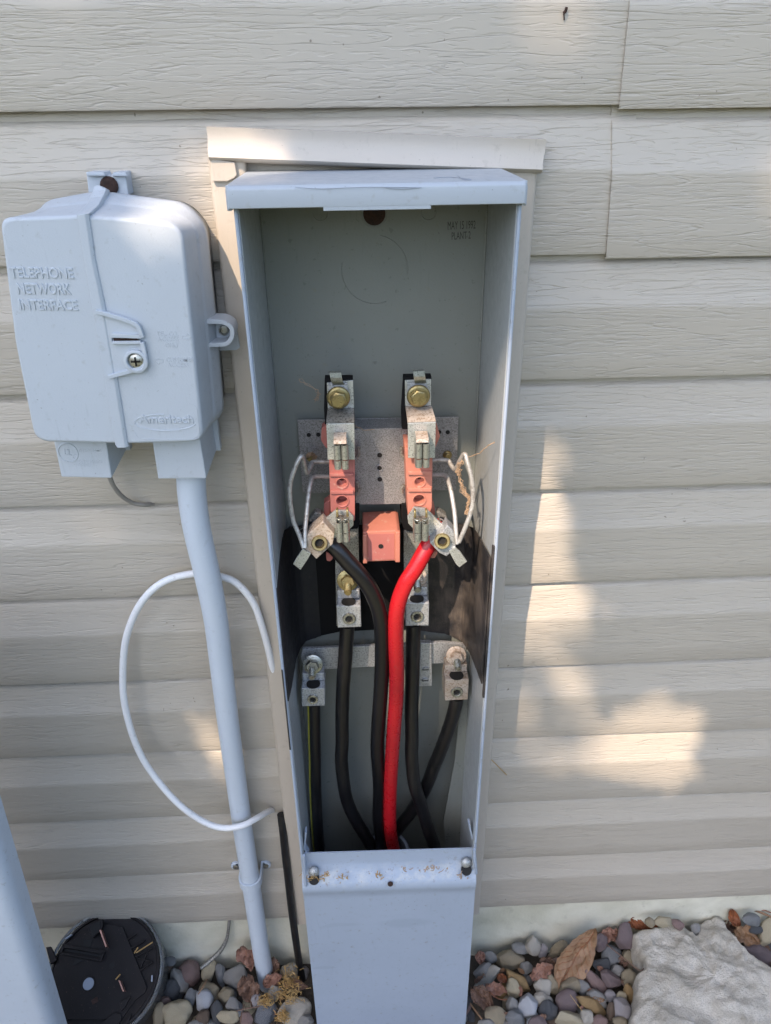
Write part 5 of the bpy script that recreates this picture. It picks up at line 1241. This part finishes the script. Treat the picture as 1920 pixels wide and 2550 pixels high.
# dry roots / cobweb on the bail wire
b = MB()
def rootpath(pts, ys_, amp, k, r):
    q = [P(*z4(a, c_), y) for (a, c_), y in zip(pts, ys_)]; q, _ = spline(q, 1, 7)
    for j in range(k):
        o = rd.random()*50
        b.tube([p+Vector((noise.noise(Vector((i*.45, o, 0))), noise.noise(Vector((i*.45, o, 5)))*.6, noise.noise(Vector((i*.45, o, 9)))))*amp for i, p in enumerate(q)], r, 4, 1)
rootpath([(1265,760),(1290,800),(1310,880),(1350,940),(1345,1000),(1340,1040)], [-.060,-.060,-.062,-.064,-.066,-.066], .0042, 9, .00028)
rootpath([(1300,690),(1280,740),(1290,790)], [-.066,-.062,-.062], .005, 7, .00028)
rootpath([(1345,662),(1390,650),(1440,625),(1490,580),(1530,560)], [-.067,-.080,-.090,-.098,-.102], .0012, 2, .0003)
rootpath([(1340,1030),(1335,1050),(1345,1045)], [-.066]*3, .003, 6, .0006)
b.org = P(*z4(1300,850), -.062); tag(b.build('dry_root_tangle', M['web']), 'tangle of dry fibrous roots hanging on the right bail wire', 'roots', kind='stuff')
b = MB()
rootpath([(235,650),(262,640),(290,665),(275,690)], [-.010]*4, .004, 9, .00028)
rootpath([(180,120),(300,200),(310,240),(290,270)], [-.03,-.03,-.03,-.03], .004, 3, .00018)
rootpath([(560,440),(610,470),(700,468)], [-.030]*3, .002, 2, .0002)
b.org = P(*z4(262,662), -.01); tag(b.build('cobweb_wisps', M['web']), 'fine cobweb wisps around the left bracket screw', 'cobweb', kind='stuff')
b = MB(); q = [P(1405,38,-.0035), P(1412,22,-.0045), P(1409,30,-.0045), P(1404,45,-.0035)]
b.tube([P(1411,18,-.0045), P(1409,26,-.0045), P(1404,33,-.0045)], .0011, 8, 4); b.tube([P(1404,33,-.0035), P(1405,50,-.0030)], .0005, 6, 2); b.org = P(1406,30,-.004); tag(b.build('brown_bud_scale', M['rust']), 'tiny dark brown plant bit stuck on the top siding course', 'debris')
b = MB(); b.tube([P(1224,1892,-.014), P(1240,1908,-.010), P(1262,1930,-.002)], .0006, 5, 4); b.org = P(1240,1908,-.01); tag(b.build('grass_stem', M['straw']), 'single dry grass stem caught at the right casing', 'grass stem')

# ------------------------------------------------------------------ unseen tree added behind the viewer, leaves placed to shape the sun patches
S1 = Vector((-.57, -1.0, 1.2))
OPEN = []
def lit(pts, st, y=0): OPEN.append(([(p.x, p.z) for p in (P(a, c_, y) for a, c_ in pts)], st))
def litw(pts, st): OPEN.append((pts, st))
litw([(-.005,.68),(.03,.725),(.13,.745),(.178,.745),(.186,.70),(.200,.655),(.212,.61),(.216,.565),(.17,.560),(.12,.50),(.06,.46),(.01,.50),(-.01,.60)], 1.0)
lit([(1290,1465),(1465,1462),(1480,1520),(1400,1560),(1320,1545)], .85)
litw([(-.02,.52),(.16,.55),(.24,.50),(.25,.40),(.24,.34),(.0,.30)], .38)
lit([(1290,1840),(1500,1835),(1530,1890),(1520,1945),(1460,1925),(1400,1950),(1290,1880)], .5)
lit([(1530,1780),(1610,1740),(1650,1830),(1640,1950),(1620,1972),(1590,1950),(1500,1930),(1520,1850)], .9)
lit([(1680,1765),(1740,1745),(1738,1950),(1668,1955)], .75)
lit([(1295,1465),(1490,1465),(1500,1830),(1290,1830)], .62)
lit([(1480,1840),(1560,1800),(1560,1955),(1480,1930)], .7)
lit([(1290,1840),(1490,1840),(1490,1900),(1400,1930),(1290,1880)], .72)
lit([(0,270),(480,270),(480,430),(200,560),(0,560)], .16)
lit([(1600,1720),(1740,1735),(1740,1830),(1600,1830)], .35)
lit([(1262,2000),(1330,1995),(1300,2040),(1262,2090)], .6)
litw([(-.138,.985),(-.06,.995),(-.05,.93),(-.105,.80),(-.122,.86),(-.134,.93)], .95)
lit([(380,350),(540,300),(900,320),(980,400),(540,420),(400,460)], .35)
lit([(1180,-120),(1520,-120),(1540,255),(1320,255),(1200,130)], .28)
lit([(0,-200),(330,-150),(260,80),(90,180),(0,240)], .25)
lit([(1270,285),(1540,283),(1500,345),(1290,330)], .35)
lit([(1885,300),(2100,280),(2100,640),(1905,620),(1890,500)], .7)
lit([(478,1808),(548,1806),(570,1930),(520,1905)], .8)
lit([(640,1700),(700,1690),(712,1900),(650,1880)], .6)
lit([(60,1180),(240,1190),(330,1300),(300,1340),(60,1330)], .35)
lit([(1860,960),(2000,960),(2000,1210),(1880,1210)], .4)
def inside(p, poly):
    x, y = p; r = False; n = len(poly); j = n-1
    for i in range(n):
        xi, yi = poly[i]; xj, yj = poly[j]
        if (yi > y) != (yj > y) and x < (xj-xi)*(y-yi)/(yj-yi)+xi: r = not r
        j = i
    return r
rt = random.Random(21); lv = MB(); V_ = []; F_ = []
def sdist(p, poly):
    d = 9
    for k in range(len(poly)):
        a = Vector(poly[k-1]); b_ = Vector(poly[k]); e = b_-a; q = Vector(p)
        u = max(0, min(1, (q-a).dot(e)/max(e.length_squared, 1e-9))); d = min(d, (q-a-e*u).length)
    return d
SH = [poly for poly, st in OPEN if st >= .75]
for i in range(24000):
    x, z = rt.uniform(-.80, 1.05), rt.uniform(-.45, 1.42)
    if (x < -.6 or x > .85 or z < -.3 or z > 1.28) and rt.random() < .6: continue
    u = rt.uniform(0, 6.28)
    near = min(sdist((x, z), poly) for poly in SH) < .05
    t = rt.uniform(1.2, 1.8) if near else rt.uniform(2.6, 4.2)
    r_ = rt.uniform(.014, .024) if near else rt.uniform(.022, .038)
    if not near and rt.random() < .25: continue
    mx = 0
    for k in range(5):
        dx, dz = (0, 0) if k == 4 else (math.cos(u+k*1.57)*r_*.8, math.sin(u+k*1.57)*r_*.8)
        for poly, st in OPEN:
            if st > mx and (st >= .75 or k == 4) and inside((x+dx, z+dz), poly): mx = st
    if mx >= .75: continue
    if mx:
        if rt.random() > -math.log(mx)/8.0: continue
        t = rt.uniform(2.6, 3.8); r_ = .026
    elif near and rt.random() < .15: t = rt.uniform(2.6, 4.2)
    c = Vector((x, 0, z))+S1*t
    n = (S1.normalized()+Vector((rt.gauss(0,.35), rt.gauss(0,.35), rt.gauss(0,.35)))).normalized()
    a = n.orthogonal().normalized(); a = (a*math.cos(u)+n.cross(a)*math.sin(u)); b_ = n.cross(a)
    k = len(V_); V_ += [c-a*r_*1.3, c+b_*r_*.75+n*r_*.15, c+a*r_*1.3, c-b_*r_*.75+n*r_*.15, ]
    F_ += [(k, k+1, k+2), (k, k+2, k+3)]
tree = empty('sun_gobo_tree', (-3.6, -4.2, -.13), 'unseen leafy green tree added with its crown shaped to dapple the sun on the wall', 'tree')
lv.add(V_, F_); lv.build('gobo_crown', M['green'], tree)
b = MB(); top = Vector((-.57*1.9, -2.05, 3.4))
b.tube([Vector((-3.6, -4.2, -.2)), Vector((-3.55, -4.15, 1.2)), Vector((-3.4, -4.0, 2.6)), Vector((-3.1, -3.9, 4.0))], [.15, .12, .10, .08], 14, 5)
for q in ([(-3.1,-3.9,4.0),(-2.8,-3.5,5.0),(-2.0,-3.0,5.4),(-1.2,-2.6,5.0)], [(-3.4,-4.0,2.6),(-2.9,-3.2,3.6),(-2.0,-2.4,4.3),(-1.2,-1.7,3.8),(-.4,-1.5,3.4)], [(-2.0,-3.0,5.4),(-1.7,-3.4,5.9)]):
    b.tube([Vector(p) for p in q], [.05, .035, .02, .012, .008][:len(q)], 8, 5)
b.build('trunk', M['bark'], tree)

# ------------------------------------------------------------------ yard behind the viewer: lawn, and unseen woods added to hide the low sky
b = MB(); b.box(-60, 60, -60, -.55, -.20, -.112)
lw = b.build('lawn', leafmat('grass_lawn', (.11,.13,.055), (.08,.09,.035))); tag(lw, 'green lawn spreading out in front of the house wall', 'lawn', kind='structure')
b = MB(); rings = []
for j in range(13):
    t = j/12; ring = []
    for i in range(121):
        a = math.pi+math.pi*i/120; nn = noise.noise(Vector((i*.25, j*.5, 1)))+.5*noise.noise(Vector((i*.7, j*1.3, 4)))
        rad = 7.0+1.1*nn-1.2*math.sin(t*math.pi); ring.append(Vector((math.cos(a)*rad*1.2, math.sin(a)*rad, -.2+t*(1.5+.5*noise.noise(Vector((i*.12, 0, 7)))+.6*nn))))
    rings.append(ring)
top2 = [Vector((p.x*1.35, p.y*1.35, p.z-.4)) for p in rings[-1]]; rings += [top2, [Vector((p.x, p.y, -.2)) for p in top2]]
b.loft(rings, False, False, False, closed=False)
r3 = random.Random(5); V_ = []; F_ = []
for i in range(9000):
    a = math.pi+math.pi*r3.random(); z = r3.uniform(0, 1.8); rad = 6.2+r3.gauss(0, .5); c = Vector((math.cos(a)*rad*1.2, math.sin(a)*rad, z)); d = Vector((r3.gauss(0,1), r3.gauss(0,1), r3.gauss(0,1))).normalized(); e = d.orthogonal().normalized(); h_ = r3.uniform(.05, .12); k = len(V_)
    V_ += [c-d*h_, c+e*h_*.6, c+d*h_, c-e*h_*.6]; F_.append((k, k+1, k+2, k+3))
b.add(V_, F_)
wd = b.build('woods', M['green']); tag(wd, 'unseen line of leafy green woods added to cut the low sky light', 'woods', kind='stuff')
